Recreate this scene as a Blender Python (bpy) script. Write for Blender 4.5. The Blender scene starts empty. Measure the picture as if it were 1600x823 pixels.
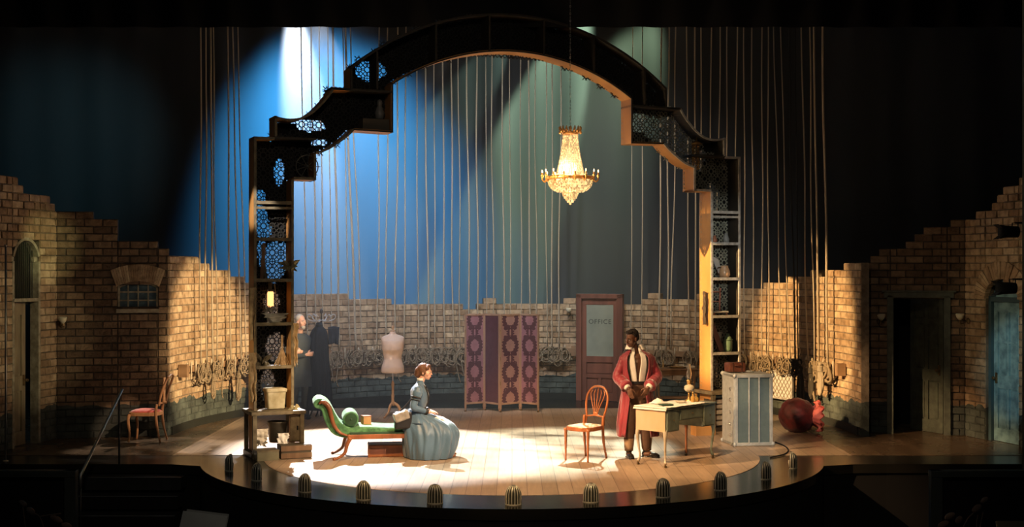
import bpy, math, random
from mathutils import Vector as V, Matrix, noise as MN
random.seed(7)
R = math.radians
PI = math.pi
sc = bpy.context.scene
COL = sc.collection
# ---------------------------------------------------------------- camera
CAMY, CAMZ, FPX, HOR = -19.1, 2.58, 2000.0, 423.0
cd = bpy.data.cameras.new('camera'); cam = bpy.data.objects.new('camera', cd); COL.objects.link(cam)
cam.location = (0, CAMY, CAMZ); cam.rotation_euler = (R(90), 0, 0)
cd.sensor_width = 36; cd.lens = 36 * FPX / 1600; cd.shift_y = (HOR - 411.5) / 1600
cd.clip_start = .3; cd.clip_end = 200
sc.camera = cam
sc.view_settings.view_transform = 'Standard'; sc.view_settings.look = 'None'
sc.view_settings.gamma = 1; sc.view_settings.use_curve_mapping = False
sc.view_settings.exposure = 0.0
# ---------------------------------------------------------------- world
w = bpy.data.worlds.new('world'); sc.world = w; w.use_nodes = True
w.node_tree.nodes['Background'].inputs[0].default_value = (.35, .5, .6, 1)
w.node_tree.nodes['Background'].inputs[1].default_value = .012
# ---------------------------------------------------------------- stage lamps and added fill spots
def spot(name, loc, aim, power, col, size, blend=.35, rad=.06, gobo=0, gscale=6, gthr=(.42, .58), glow=.0, seed=0, stretch=(1, 1, 1)):
    d = bpy.data.lights.new(name, 'SPOT'); d.energy = power; d.color = col
    d.spot_size = R(size); d.spot_blend = blend; d.shadow_soft_size = rad
    o = bpy.data.objects.new(name, d); COL.objects.link(o); o.location = loc
    o.rotation_euler = (V(aim) - V(loc)).to_track_quat('-Z', 'Y').to_euler()
    if gobo:      # a break-up gobo slotted in the lantern: the beam itself is patterned
        d.use_nodes = True; nt = d.node_tree; n = nt.nodes; em = n['Emission']
        tc = n.new('ShaderNodeTexCoord'); mp = n.new('ShaderNodeMapping'); ns = n.new('ShaderNodeTexNoise'); rp = n.new('ShaderNodeValToRGB')
        mp.inputs['Location'].default_value = (seed, seed * 1.7, 0); mp.inputs['Scale'].default_value = stretch
        ns.inputs['Scale'].default_value = gscale; ns.inputs['Detail'].default_value = 1.5
        rp.color_ramp.elements[0].position = gthr[0]; rp.color_ramp.elements[1].position = gthr[1]
        rp.color_ramp.elements[0].color = (glow, glow, glow, 1)
        nt.links.new(tc.outputs['Normal'], mp.inputs[0]); nt.links.new(mp.outputs[0], ns.inputs['Vector'])
        nt.links.new(ns.outputs[0], rp.inputs[0]); nt.links.new(rp.outputs[0], em.inputs[0])
    return o
# cool back light over the chaise, from up left behind the arch
spot('lamp_chaise_white', (-3.8, 5.0, 7.8), (-1.9, -.4, 0), 33235, (1, .96, .97), 29, .3, .04, 1, 9, (.20, .32), .12, 2)
spot('lamp_centre_back', (2.7, 8.2, 9.0), (.45, -.3, 0), 20400, (.97, 1, .78), 19, .6, .04, 1, 11, (.34, .50), .15, 5, (1, 2.5, 1))
spot('lamp_left_floor', (-.5, 7.2, 8.2), (-5.2, -.4, 0), 8000, (1, .86, .74), 10, .5, .04, 1, 16, (.40, .5), .05, 8, (1, 3, 1))
# warm light over the whole acting area from the front bar
spot('lamp_front_floor', (-1.5, -9.5, 9.0), (.1, -1.2, 0), 7700, (1, .60, .28), 36, .35, .05, 1, 8, (.38, .52), .3, 11)
# warm front-left light across the desk, chair and man
spot('lamp_warm_left', (-7.5, -7, 7.5), (2.5, -.9, .3), 13000, (1, .60, .30), 21, .5, .05, 1, 7, (.38, .52), .4)
# soft warm face light from front right on the couple
spot('lamp_warm_right', (8, -9, 7.5), (-1.8, -1.3, .3), 11000, (1, .72, .46), 16, .6, .06, 1, 7, (.35, .5), .4, 3)
spot('lamp_trunk', (2.5, -12, 6), (3.4, -.9, .55), 1760, (.86, .95, 1), 8, .7, .06)
spot('lamp_red_chair', (2, -9, 6), (-5.6, .2, .5), 3740, (1, .62, .4), 3.6, .6, .04)
# the side walls: crossing warm lamps high on the booms
spot('lamp_wall_left', (4.5, -3.5, 5.2), (-5.0, 2.3, 1.3), 13225, (1, .72, .40), 16, .5, .04)
spot('lamp_wall_right', (-4.5, -3.5, 5.4), (5.2, 2.9, 1.4), 15525, (1, .62, .27), 17, .5, .04)
# back wall and the ropes, from the bar just behind the arch
spot('lamp_back_wall_left', (-2.6, .9, 7.0), (-2.6, 6.2, 1.9), 1292, (.70, .75, .95), 66, .7, .1)
spot('lamp_back_wall_right', (2.6, .9, 7.0), (2.4, 6.2, 1.7), 525, (1, .76, .52), 62, .7, .1)
# soft front fill, added to lift the overall darkness
spot('fill_front_wash', (0, -15, 8.5), (0, 0, .4), 520, (1, .80, .6), 56, .6, .5)
spot('lamp_pier_left', (4, -10, 6.0), (-7.1, -.2, 1.7), 1700, (1, .84, .52), 9, .6, .05)
spot('lamp_left_haze', (3, -10, 6.0), (-7.0, .2, 2.95), 3520, (1, .97, .5), 5, .8, .05)
spot('lamp_pier_right', (-3, -10, 6.0), (7.4, 0, 2.0), 900, (1, .78, .46), 10, .6, .05)
spot('lamp_blue_door', (1, -9, 4), (7.6, -.1, 1.1), 1100, (.7, .97, 1), 9, .6, .05)
# backdrop: grazing blue-white beam and washes
spot('lamp_cyc_beam', (-5.1, 8.6, 10.4), (-4.5, 9.58, 5.2), 51000, (.80, .88, 1), 17, 1, .05)
spot('lamp_cyc_blue', (-4.6, 6.0, 9.8), (-3.9, 9.6, 4.2), 30400, (.05, .36, .80), 60, 1, .2)
spot('lamp_cyc_teal', (-5, 3.5, 8.2), (-10.5, 9.2, 4.6), 468, (.25, .62, .75), 42, 1, .2)
spot('lamp_cyc_green', (3.6, 8.5, 9.7), (2.2, 9.6, 5.8), 1890, (.72, 1, .60), 36, .8, .1)
spot('lamp_cyc_pale', (-3.0, 7.2, 9.4), (-3.4, 9.6, 4.9), 1856, (.25, .66, 1), 34, 1, .2)
spot('fill_dress_form', (-5.5, -8, 6.5), (-2.1, 3.5, 1.2), 6480, (1, .86, .76), 4.2, .6, .04)  # narrow spot added to brighten the dress form
spot('lamp_column', (2.0, -12, 5), (3.45, 1.6, 2.9), 2600, (.95, .97, .9), 9, .8, .06)
spot('lamp_ropes', (0, 1.2, 6.95), (0, 6.7, 3.3), 1100, (.90, .96, 1), 84, .9, .1)
spot('lamp_cyc_green_wide', (2.85, 8.5, 12.2), (.15, 9.6, 4.3), 26000, (.60, .88, .58), 17, .45, .04)
spot('lamp_cyc_green_slim', (2.85, 8.5, 12.2), (-2.5, 9.6, 4.3), 6500, (.50, .80, .62), 11, .5, .04)
spot('fill_pouf', (1, -9, 6), (4.82, 1.3, .3), 2200, (1, .72, .6), 3, .7, .04)  # small spot added to lift the dim coral frill
spot('lamp_column_left', (-9, -9, 5.5), (-3.75, -1.5, 1.5), 1900, (1, .76, .46), 9, .8, .05)

# ---------------------------------------------------------------- pixel -> place helpers (1600 x 823 frame)
def at(px, py, Y):
    D = Y - CAMY
    return V(((px - 800) / FPX * D, Y, CAMZ - (py - HOR) * D / FPX))
def G(px, py, z=0.0):
    D = (CAMZ - z) * FPX / (py - HOR)
    return V(((px - 800) / FPX * D, D + CAMY, z))
def zat(py, Y): return CAMZ - (py - HOR) * (Y - CAMY) / FPX
def pxof(p): return 800 + FPX * p[0] / (p[1] - CAMY)
# ---------------------------------------------------------------- materials
def mat(name, col, rough=.6, metal=0, col2=None, scale=6, bump=0, bscale=None, emit=None, es=0, stretch=(1, 1, 1), coat=0, thr=(.3, .7), trans=0, ior=1.45, detail=4, sheen=0, alpha=1):
    m = bpy.data.materials.new(name); m.use_nodes = True; nt = m.node_tree; n = nt.nodes; b = n['Principled BSDF']
    def c4(c): return (*c, 1)
    b.inputs['Base Color'].default_value = c4(col); b.inputs['Roughness'].default_value = rough; b.inputs['Metallic'].default_value = metal
    b.inputs['Coat Weight'].default_value = coat; b.inputs['Transmission Weight'].default_value = trans; b.inputs['IOR'].default_value = ior
    b.inputs['Sheen Weight'].default_value = sheen
    if emit: b.inputs['Emission Color'].default_value = c4(emit); b.inputs['Emission Strength'].default_value = es
    tc = n.new('ShaderNodeTexCoord'); mp = n.new('ShaderNodeMapping'); mp.inputs['Scale'].default_value = stretch
    nt.links.new(tc.outputs['Object'], mp.inputs[0])
    if col2 is None: col2 = tuple(c * .82 for c in col)
    ns = n.new('ShaderNodeTexNoise'); ns.inputs['Scale'].default_value = scale; ns.inputs['Detail'].default_value = detail
    nt.links.new(mp.outputs[0], ns.inputs['Vector'])
    rp = n.new('ShaderNodeValToRGB'); rp.color_ramp.elements[0].position = thr[0]; rp.color_ramp.elements[1].position = thr[1]
    rp.color_ramp.elements[0].color = c4(col2); rp.color_ramp.elements[1].color = c4(col)
    nt.links.new(ns.outputs[0], rp.inputs[0]); nt.links.new(rp.outputs[0], b.inputs['Base Color'])
    if bump:
        nb = n.new('ShaderNodeTexNoise'); nb.inputs['Scale'].default_value = bscale or scale * 3; nb.inputs['Detail'].default_value = 3
        nt.links.new(mp.outputs[0], nb.inputs['Vector'])
        bp = n.new('ShaderNodeBump'); bp.inputs['Strength'].default_value = bump; bp.inputs['Distance'].default_value = .02
        nt.links.new(nb.outputs[0], bp.inputs['Height']); nt.links.new(bp.outputs[0], b.inputs['Normal'])
    return m
def brickmat(name, c1, c2, c3, paint, pz, pamp=.12, mortar=False):
    m = bpy.data.materials.new(name); m.use_nodes = True; nt = m.node_tree; n = nt.nodes; b = n['Principled BSDF']; L = nt.links
    b.inputs['Roughness'].default_value = .85
    geo = n.new('ShaderNodeNewGeometry'); tc = n.new('ShaderNodeTexCoord')
    rp = n.new('ShaderNodeValToRGB'); e = rp.color_ramp.elements
    e[0].color = (*c1, 1); e[1].color = (*c3, 1); x = e.new(.55); x.color = (*c2, 1)
    if mortar:
        nz = n.new('ShaderNodeTexNoise'); nz.inputs['Scale'].default_value = 2; L.new(tc.outputs['Object'], nz.inputs['Vector']); L.new(nz.outputs[0], rp.inputs[0])
    else: L.new(geo.outputs['Random Per Island'], rp.inputs[0])
    # grime
    ng = n.new('ShaderNodeTexNoise'); ng.inputs['Scale'].default_value = 9; ng.inputs['Detail'].default_value = 6; L.new(tc.outputs['Object'], ng.inputs['Vector'])
    rg = n.new('ShaderNodeValToRGB'); rg.color_ramp.elements[0].position = .25; rg.color_ramp.elements[0].color = (.45, .42, .38, 1); rg.color_ramp.elements[1].position = .6
    L.new(ng.outputs[0], rg.inputs[0])
    mu = n.new('ShaderNodeMixRGB'); mu.blend_type = 'MULTIPLY'; mu.inputs[0].default_value = 1
    L.new(rp.outputs[0], mu.inputs[1]); L.new(rg.outputs[0], mu.inputs[2])
    # painted dado, its top edge flaking
    sp = n.new('ShaderNodeSeparateXYZ'); L.new(tc.outputs['Object'], sp.inputs[0])
    n2 = n.new('ShaderNodeTexNoise'); n2.inputs['Scale'].default_value = 3.2; n2.inputs['Detail'].default_value = 5; L.new(tc.outputs['Object'], n2.inputs['Vector'])
    ma = n.new('ShaderNodeMath'); ma.operation = 'MULTIPLY_ADD'; ma.inputs[1].default_value = -pamp * 3; L.new(n2.outputs[0], ma.inputs[0]); L.new(sp.outputs[2], ma.inputs[2])
    lt = n.new('ShaderNodeMath'); lt.operation = 'LESS_THAN'; lt.inputs[1].default_value = pz - pamp * 1.5; L.new(ma.outputs[0], lt.inputs[0])
    n3 = n.new('ShaderNodeTexNoise'); n3.inputs['Scale'].default_value = 5; n3.inputs['Detail'].default_value = 6; L.new(tc.outputs['Object'], n3.inputs['Vector'])
    r3 = n.new('ShaderNodeValToRGB'); r3.color_ramp.elements[0].position = .3; r3.color_ramp.elements[1].position = .75
    r3.color_ramp.elements[0].color = (*[p * .55 for p in paint], 1); r3.color_ramp.elements[1].color = (*[min(1, p * 1.9) for p in paint], 1)
    L.new(n3.outputs[0], r3.inputs[0])
    mx = n.new('ShaderNodeMixRGB'); L.new(lt.outputs[0], mx.inputs[0]); L.new(mu.outputs[0], mx.inputs[1]); L.new(r3.outputs[0], mx.inputs[2])
    L.new(mx.outputs[0], b.inputs['Base Color'])
    nb = n.new('ShaderNodeTexNoise'); nb.inputs['Scale'].default_value = 30; L.new(tc.outputs['Object'], nb.inputs['Vector'])
    bp = n.new('ShaderNodeBump'); bp.inputs['Strength'].default_value = .5; bp.inputs['Distance'].default_value = .02
    L.new(nb.outputs[0], bp.inputs['Height']); L.new(bp.outputs[0], b.inputs['Normal'])
    return m
def plankmat(name, c1, c2, rough, pw=.14, pl=1.6, rot=0, gap=(.02, .015, .01), var=.35):
    m = bpy.data.materials.new(name); m.use_nodes = True; nt = m.node_tree; n = nt.nodes; b = n['Principled BSDF']; L = nt.links
    tc = n.new('ShaderNodeTexCoord'); mp = n.new('ShaderNodeMapping'); mp.inputs['Rotation'].default_value = (0, 0, rot)
    L.new(tc.outputs['Object'], mp.inputs[0])
    bk = n.new('ShaderNodeTexBrick'); bk.inputs['Color1'].default_value = (*c1, 1); bk.inputs['Color2'].default_value = (*c2, 1)
    bk.inputs['Mortar'].default_value = (*gap, 1); bk.inputs['Scale'].default_value = 1; bk.inputs['Mortar Size'].default_value = .004
    bk.inputs['Brick Width'].default_value = pl; bk.inputs['Row Height'].default_value = pw; bk.offset = .37
    L.new(mp.outputs[0], bk.inputs['Vector'])
    m2 = n.new('ShaderNodeMapping'); m2.inputs['Scale'].default_value = (.8, 9, 1); L.new(mp.outputs[0], m2.inputs[0])
    ns = n.new('ShaderNodeTexNoise'); ns.inputs['Scale'].default_value = 3; ns.inputs['Detail'].default_value = 6; L.new(m2.outputs[0], ns.inputs['Vector'])
    rp = n.new('ShaderNodeValToRGB'); rp.color_ramp.elements[0].position = .25; rp.color_ramp.elements[1].position = .75
    rp.color_ramp.elements[0].color = (1 - var, 1 - var, 1 - var, 1)
    L.new(ns.outputs[0], rp.inputs[0])
    mu = n.new('ShaderNodeMixRGB'); mu.blend_type = 'MULTIPLY'; mu.inputs[0].default_value = 1; L.new(bk.outputs[0], mu.inputs[1]); L.new(rp.outputs[0], mu.inputs[2])
    L.new(mu.outputs[0], b.inputs['Base Color'])
    nr = n.new('ShaderNodeTexNoise'); nr.inputs['Scale'].default_value = 1.3; nr.inputs['Detail'].default_value = 5; L.new(tc.outputs['Object'], nr.inputs['Vector'])
    mr = n.new('ShaderNodeMapRange'); mr.inputs[3].default_value = rough * .75; mr.inputs[4].default_value = rough * 1.35; L.new(nr.outputs[0], mr.inputs[0]); L.new(mr.outputs[0], b.inputs['Roughness'])
    return m
def woodmat(name, c1, c2, rough=.4, ax=2, scale=6):
    st = [scale] * 3; st[ax] = scale * .12
    return mat(name, c1, rough, 0, c2, 1, .12, 4, stretch=tuple(st), detail=5)
# ---------------------------------------------------------------- mesh builder
class MB:
    def __init__(s): s.v = []; s.f = []; s.m = []; s.M = Matrix.Identity(4); s.slot = 0
    def add(s, vs, fs):
        o = len(s.v); s.v += [s.M @ V(v) for v in vs]; s.f += [tuple(i + o for i in f) for f in fs]; s.m += [s.slot] * len(fs); return s
    def box(s, c, d, R_=None, taper=1):
        c = V(c); x, y, z = d[0] / 2, d[1] / 2, d[2] / 2
        vs = [V((sx * x * (taper if sz < 0 else 1), sy * y * (taper if sz < 0 else 1), sz * z)) for sz in (-1, 1) for sx, sy in ((-1, -1), (1, -1), (1, 1), (-1, 1))]
        if R_ is not None: vs = [R_ @ v for v in vs]
        return s.add([c + v for v in vs], [(3, 2, 1, 0), (4, 5, 6, 7), (0, 1, 5, 4), (1, 2, 6, 5), (2, 3, 7, 6), (3, 0, 4, 7)])
    def beam(s, a, b, wd, hd, up=(0, 0, 1)):
        a, b = V(a), V(b); d = (b - a).normalized(); up = V(up)
        if abs(d.dot(up)) > .98: up = V((0, 1, 0))
        x = d.cross(up).normalized() * wd / 2; y = x.cross(d).normalized() * hd / 2
        return s.add([p + q for p in (a, b) for q in (-x - y, x - y, x + y, -x + y)], [(3, 2, 1, 0), (4, 5, 6, 7), (0, 1, 5, 4), (1, 2, 6, 5), (2, 3, 7, 6), (3, 0, 4, 7)])
    def tube(s, pts, r, n=8, closed=False, flat=1.0, up=None):
        pts = [V(p) for p in pts]; k = len(pts); vs = []; fs = []
        rr = r if isinstance(r, (list, tuple)) else [r] * k
        prev = None
        for i, p in enumerate(pts):
            a = pts[(i - 1) % k] if (closed or i > 0) else p; b = pts[(i + 1) % k] if (closed or i < k - 1) else p
            t = (b - a).normalized() if (b - a).length > 1e-9 else V((0, 0, 1))
            if prev is None:
                u = V(up) if up else (V((0, 0, 1)) if abs(t.z) < .9 else V((1, 0, 0)))
            else: u = prev
            x = (u - t * u.dot(t))
            x = x.normalized() if x.length > 1e-6 else t.orthogonal().normalized()
            prev = x; y = t.cross(x)
            for j in range(n):
                an = 2 * PI * j / n; vs.append(p + x * math.cos(an) * rr[i] + y * math.sin(an) * rr[i] * flat)
        for i in range(k if closed else k - 1):
            for j in range(n):
                q = (i + 1) % k; fs.append((i * n + j, i * n + (j + 1) % n, q * n + (j + 1) % n, q * n + j))
        if not closed: fs += [tuple(range(n))[::-1], tuple((k - 1) * n + j for j in range(n))]
        return s.add(vs, fs)
    def ell(s, c, r, R_=None, nu=12, nv=8):
        c = V(c); r = (r, r, r) if isinstance(r, (int, float)) else r; vs = []; fs = []
        for i in range(1, nv):
            th = PI * i / nv
            for j in range(nu):
                ph = 2 * PI * j / nu; vs.append(V((r[0] * math.sin(th) * math.cos(ph), r[1] * math.sin(th) * math.sin(ph), r[2] * math.cos(th))))
        vs += [V((0, 0, r[2])), V((0, 0, -r[2]))]; T = len(vs) - 2
        for i in range(nv - 2):
            for j in range(nu): fs.append((i * nu + j, (i + 1) * nu + j, (i + 1) * nu + (j + 1) % nu, i * nu + (j + 1) % nu))
        for j in range(nu): fs += [(T, j, (j + 1) % nu), (T + 1, (nv - 2) * nu + (j + 1) % nu, (nv - 2) * nu + j)]
        if R_ is not None: vs = [R_ @ v for v in vs]
        return s.add([c + v for v in vs], fs)
    def lathe(s, prof, n=16, c=(0, 0, 0), R_=None, cap=True, sq=1.0):
        c = V(c); vs = []; fs = []; k = len(prof)
        for (r, z) in prof:
            for j in range(n):
                v = V((r * math.cos(2 * PI * j / n), sq * r * math.sin(2 * PI * j / n), z)); vs.append(c + (R_ @ v if R_ is not None else v))
        for i in range(k - 1):
            for j in range(n): fs.append((i * n + j, i * n + (j + 1) % n, (i + 1) * n + (j + 1) % n, (i + 1) * n + j))
        if cap: fs += [tuple(range(n))[::-1], tuple((k - 1) * n + j for j in range(n))]
        return s.add(vs, fs)
    def prism(s, pts, a, b, ax='y'):
        mp = {'y': lambda p, t: (p[0], t, p[1]), 'z': lambda p, t: (p[0], p[1], t), 'x': lambda p, t: (t, p[0], p[1])}[ax]
        n = len(pts); vs = [mp(p, a) for p in pts] + [mp(p, b) for p in pts]
        fs = [tuple(range(n))[::-1], tuple(range(n, 2 * n))] + [(i, (i + 1) % n, n + (i + 1) % n, n + i) for i in range(n)]
        return s.add(vs, fs)
    def grid(s, fn, nu, nv, cu=False, cv=False):
        vs = [fn(i / (nu if cu else nu - 1), j / (nv if cv else nv - 1)) for i in range(nu) for j in range(nv)]; fs = []
        for i in range(nu if cu else nu - 1):
            for j in range(nv if cv else nv - 1):
                a, b = (i + 1) % nu, (j + 1) % nv; fs.append((i * nv + j, a * nv + j, a * nv + b, i * nv + b))
        return s.add(vs, fs)
    def build(s, name, mats, parent=None, smooth=False, bevel=0, solid=0, sub=0, remesh=0, auto=None):
        me = bpy.data.meshes.new(name); me.from_pydata([tuple(v) for v in s.v], [], s.f)
        mats = mats if isinstance(mats, (list, tuple)) else [mats]
        for m in mats: me.materials.append(m)
        if len(mats) > 1:
            for i, p in enumerate(me.polygons): p.material_index = s.m[i]
        o = bpy.data.objects.new(name, me); COL.objects.link(o)
        if parent is not None: o.parent = parent
        if remesh:
            q = o.modifiers.new('r', 'REMESH'); q.mode = 'VOXEL'; q.voxel_size = remesh; q.use_smooth_shade = True
            q2 = o.modifiers.new('s', 'SMOOTH'); q2.factor = .5; q2.iterations = 3
        if solid: q = o.modifiers.new('t', 'SOLIDIFY'); q.thickness = solid; q.offset = 0
        if sub: q = o.modifiers.new('u', 'SUBSURF'); q.levels = sub; q.render_levels = sub
        if bevel: q = o.modifiers.new('b', 'BEVEL'); q.width = bevel; q.segments = 2; q.limit_method = 'ANGLE'
        if smooth: me.shade_smooth()
        if auto:
            me.shade_smooth(); 
            for e in me.edges: pass
        return o
def rib(pts, n=24, closed=False):      # Catmull-Rom through points
    pts = [V(p) for p in pts]; k = len(pts); out = []
    segs = k if closed else k - 1; per = max(1, n // segs)
    for i in range(segs):
        g = (lambda j: pts[j % k]) if closed else (lambda j: pts[min(max(j, 0), k - 1)])
        p0, p1, p2, p3 = g(i - 1), g(i), g(i + 1), g(i + 2)
        for q in range(per):
            t = q / per
            out.append(.5 * ((2 * p1) + (p2 - p0) * t + (2 * p0 - 5 * p1 + 4 * p2 - p3) * t * t + (3 * p1 - p0 - 3 * p2 + p3) * t ** 3))
    if not closed: out.append(pts[-1])
    return out
def thing(name, label, cat, loc=(0, 0, 0), rz=0, group=None):
    o = bpy.data.objects.new(name, None); COL.objects.link(o); o.location = loc; o.rotation_euler = (0, 0, rz)
    o.empty_display_size = .1
    return tag(o, label, cat, group)
def tag(o, label, cat, group=None):
    o['label'] = label; o['category'] = cat
    if group: o['group'] = group
    return o
def struct(o, label=None):
    o['kind'] = 'structure'
    if label: o['label'] = label
    return o
def plab(o, label): o['label'] = label; return o
# ================================================================ THE SETTING
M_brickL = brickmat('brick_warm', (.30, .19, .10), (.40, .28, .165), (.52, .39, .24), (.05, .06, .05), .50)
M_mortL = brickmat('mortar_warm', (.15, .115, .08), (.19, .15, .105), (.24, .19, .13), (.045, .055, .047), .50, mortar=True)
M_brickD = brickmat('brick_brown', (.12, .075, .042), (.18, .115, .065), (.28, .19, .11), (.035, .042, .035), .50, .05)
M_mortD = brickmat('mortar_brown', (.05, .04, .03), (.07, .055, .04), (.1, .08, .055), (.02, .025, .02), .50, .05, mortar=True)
M_floor = mat('black_stage_paint', (.014, .014, .012), .25, 0, (.022, .02, .016), 2, .05)
M_turn = plankmat('pale_stage_planks', (.44, .33, .235), (.34, .25, .17), .33, .18, 2.4, R(90), gap=(.13, .09, .06), var=.28)
M_rim = mat('black_gloss_paint', (.010, .011, .010), .2, 0, (.018, .019, .015), 3, .05)
M_black = mat('black_masking_cloth', (.004, .004, .005), .95)
M_cyc = mat('backdrop_cloth', (.06, .063, .066), .95, 0, (.047, .05, .053), .7, .25, 1.2, stretch=(1.6, 1, .25), detail=3)
M_darkwood = mat('black_stained_wood', (.02, .022, .018), .5)
M_creamtrim = mat('aged_cream_paint', (.42, .38, .27), .6, 0, (.2, .17, .11), 12, .2)
M_greenpaint = mat('old_green_paint', (.11, .125, .09), .55, 0, (.06, .065, .05), 9, .2)
M_bluepaint = mat('weathered_blue_paint', (.22, .40, .45), .6, 0, (.10, .2, .24), 7, .25, thr=(.35, .6))
M_redwood = woodmat('red_brown_wood', (.22, .085, .055), (.12, .045, .03), .45)
M_bronze = mat('tarnished_brass', (.35, .25, .12), .4, .8, (.12, .08, .05), 20)
M_voidwood = mat('worn_door_wood', (.33, .27, .16), .6, 0, (.16, .12, .07), 10, .25, stretch=(1, 1, .2))

def arclen(pts):
    L = [0]
    for a, b in zip(pts, pts[1:]): L.append(L[-1] + (V(b) - V(a)).length)
    return L
class Path:
    def __init__(s, pts): s.p = [V((p[0], p[1], 0)) for p in pts]; s.L = arclen(s.p); s.T = s.L[-1]
    def at(s, u):
        u = min(max(u, -.5), s.T + .5)
        i = 0
        while i < len(s.L) - 2 and s.L[i + 1] < u: i += 1
        a, b = s.p[i], s.p[i + 1]; d = (b - a).normalized()
        return a + d * (u - s.L[i]), d
    def off(s, u, d, z=0):          # d > 0: towards the audience side (right-hand side of travel)
        p, t = s.at(u); n = V((t.y, -t.x, 0)); q = p + n * d; q.z = z; return q
    def upx(s, px):
        best = min((abs(pxof(s.at(s.T * i / 800)[0]) - px), s.T * i / 800) for i in range(801)); return best[1]
def topfn(path, prof):
    def f(u):
        p, _ = path.at(u); x = pxof(p); D = p.y - CAMY
        py = prof[0][1] if x < prof[0][0] else prof[-1][1]
        for (a, ya), (b, yb) in zip(prof, prof[1:]):
            if a <= x <= b: py = ya + (yb - ya) * (x - a) / max(1e-6, b - a); break
        return CAMZ - (py - HOR) * D / FPX
    return f
BH, BW = .1125, .27
def brick_wall(name, path, top, openings, mats, thick=.13, rough=.012, label=None):
    rnd = random.Random(name); b = MB(); zmax = max(top(path.T * i / 200) for i in range(201)) + .2
    def inopen(u, z):
        for (u0, u1, z0, z1, rise) in openings:
            if u0 < u < u1 and z0 < z:
                zt = z1
                if rise: m = (u0 + u1) / 2; h = (u1 - u0) / 2; zt = z1 + rise * (math.sqrt(max(0, 1 - ((u - m) / h) ** 2)) if rise > .3 else (1 - ((u - m) / h) ** 2))
                if z < zt: return True
        return False
    j = 0
    while j * BH < zmax:
        z0, z1 = j * BH, (j + 1) * BH; u = -((j % 2) * BW / 2) - rnd.random() * .0
        while u < path.T:
            cuts = [max(0, u), min(path.T, u + BW)]
            for o in openings:
                for e in o[:2]:
                    if cuts[0] + .01 < e < cuts[-1] - .01: cuts.append(e)
            cuts = sorted(cuts)
            for a, c in zip(cuts, cuts[1:]):
                if c - a < .012: continue
                mid = (a + c) / 2
                if top(mid) < z1 - BH * .5 + rnd.uniform(-.03, .03) or inopen(mid, (z0 + z1) / 2): continue
                g = .006; d = rnd.uniform(0, rough) + .002
                # mortar / core
                b.slot = 1
                P = [path.off(a, -.009, z0), path.off(c, -.009, z0), path.off(c, -thick, z0), path.off(a, -thick, z0)]
                b.add([p for p in P] + [p + V((0, 0, BH)) for p in P], [(0, 1, 2, 3), (7, 6, 5, 4), (4, 5, 1, 0), (5, 6, 2, 1), (6, 7, 3, 2), (7, 4, 0, 3)])
                b.slot = 0
                ti = [rnd.uniform(-.003, .003) for _ in range(4)]
                B = [path.off(a + g, -.012, z0 + g), path.off(c - g, -.012, z0 + g), path.off(c - g, -.012, z1 - g), path.off(a + g, -.012, z1 - g)]
                F = [path.off(a + g + .005, d + ti[0], z0 + g + .005), path.off(c - g - .005, d + ti[1], z0 + g + .005), path.off(c - g - .005, d + ti[2], z1 - g - .005), path.off(a + g + .005, d + ti[3], z1 - g - .005)]
                b.add(B + F, [(4, 5, 6, 7), (0, 1, 5, 4), (1, 2, 6, 5), (2, 3, 7, 6), (3, 0, 4, 7)])
                if z1 + BH > top(mid):      # whole brick on the broken edge, front and top
                    B = [path.off(a + g, -.005, z1 - .01), path.off(c - g, -.005, z1 - .01), path.off(c - g, -thick + .005, z1 - .01), path.off(a + g, -thick + .005, z1 - .01)]
                    b.add(B + [p + V((0, 0, .014)) for p in B], [(0, 1, 2, 3), (7, 6, 5, 4), (4, 5, 1, 0), (5, 6, 2, 1), (6, 7, 3, 2), (7, 4, 0, 3)])
            u += BW
        j += 1
    return struct(b.build(name, mats), label)
def skirting(name, path, u0, u1, h=.13, m=None):
    b = MB(); n = max(2, int((u1 - u0) / .2)); us = [u0 + (u1 - u0) * i / n for i in range(n + 1)]
    for a, c in zip(us, us[1:]):
        P = [path.off(a, .035, 0), path.off(c, .035, 0), path.off(c, .016, 0), path.off(a, .016, 0)]
        b.add(P + [p + V((0, 0, h)) for p in P], [(0, 1, 2, 3), (7, 6, 5, 4), (4, 5, 1, 0), (5, 6, 2, 1), (6, 7, 3, 2), (7, 4, 0, 3)])
    return struct(b.build(name, m or M_darkwood))
# --- floor
CTR = V((0.0, -.95, 0)); RO, RT = 4.3, 3.45
EY = -2.0
pts = [(-14, 10.5), (14, 10.5), (14, EY)]
a0 = math.asin((EY - CTR.y) / RO)
pts.append((5.0, EY)); pts.append((4.55, EY - .02))
for i in range(61):
    a = a0 - .04 + (-PI - 2 * a0 + .08) * i / 60; pts.append((CTR.x + RO * math.cos(a), CTR.y + RO * math.sin(a)))
pts += [(-4.55, EY - .02), (-5.0, EY), (-14, EY)]
b = MB(); b.prism(pts[::-1], -.12, 0, 'z'); floor = struct(b.build('floor', M_floor))
a1 = math.asin((-1.2 - CTR.y) / RT)
wp = [(-4.75, 4.9), (-4.75, -1.2)] + [(CTR.x + RT * math.cos(t), CTR.y + RT * math.sin(t)) for t in [-PI - a1 + (PI + 2 * a1) * i / 60 for i in range(61)]] + [(4.75, -1.2), (4.75, 4.9)]
b = MB(); b.prism(wp, -.01, .006, 'z'); struct(b.build('floor_planks', M_turn), 'pale stage planks with a curved front edge')
M_side = plankmat('dimmed_side_planks', (.15, .10, .06), (.10, .068, .04), .26, .18, 2.4, R(90), var=.3)  # same stage wood, browned in colour to stand for the dimmer sides
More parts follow.
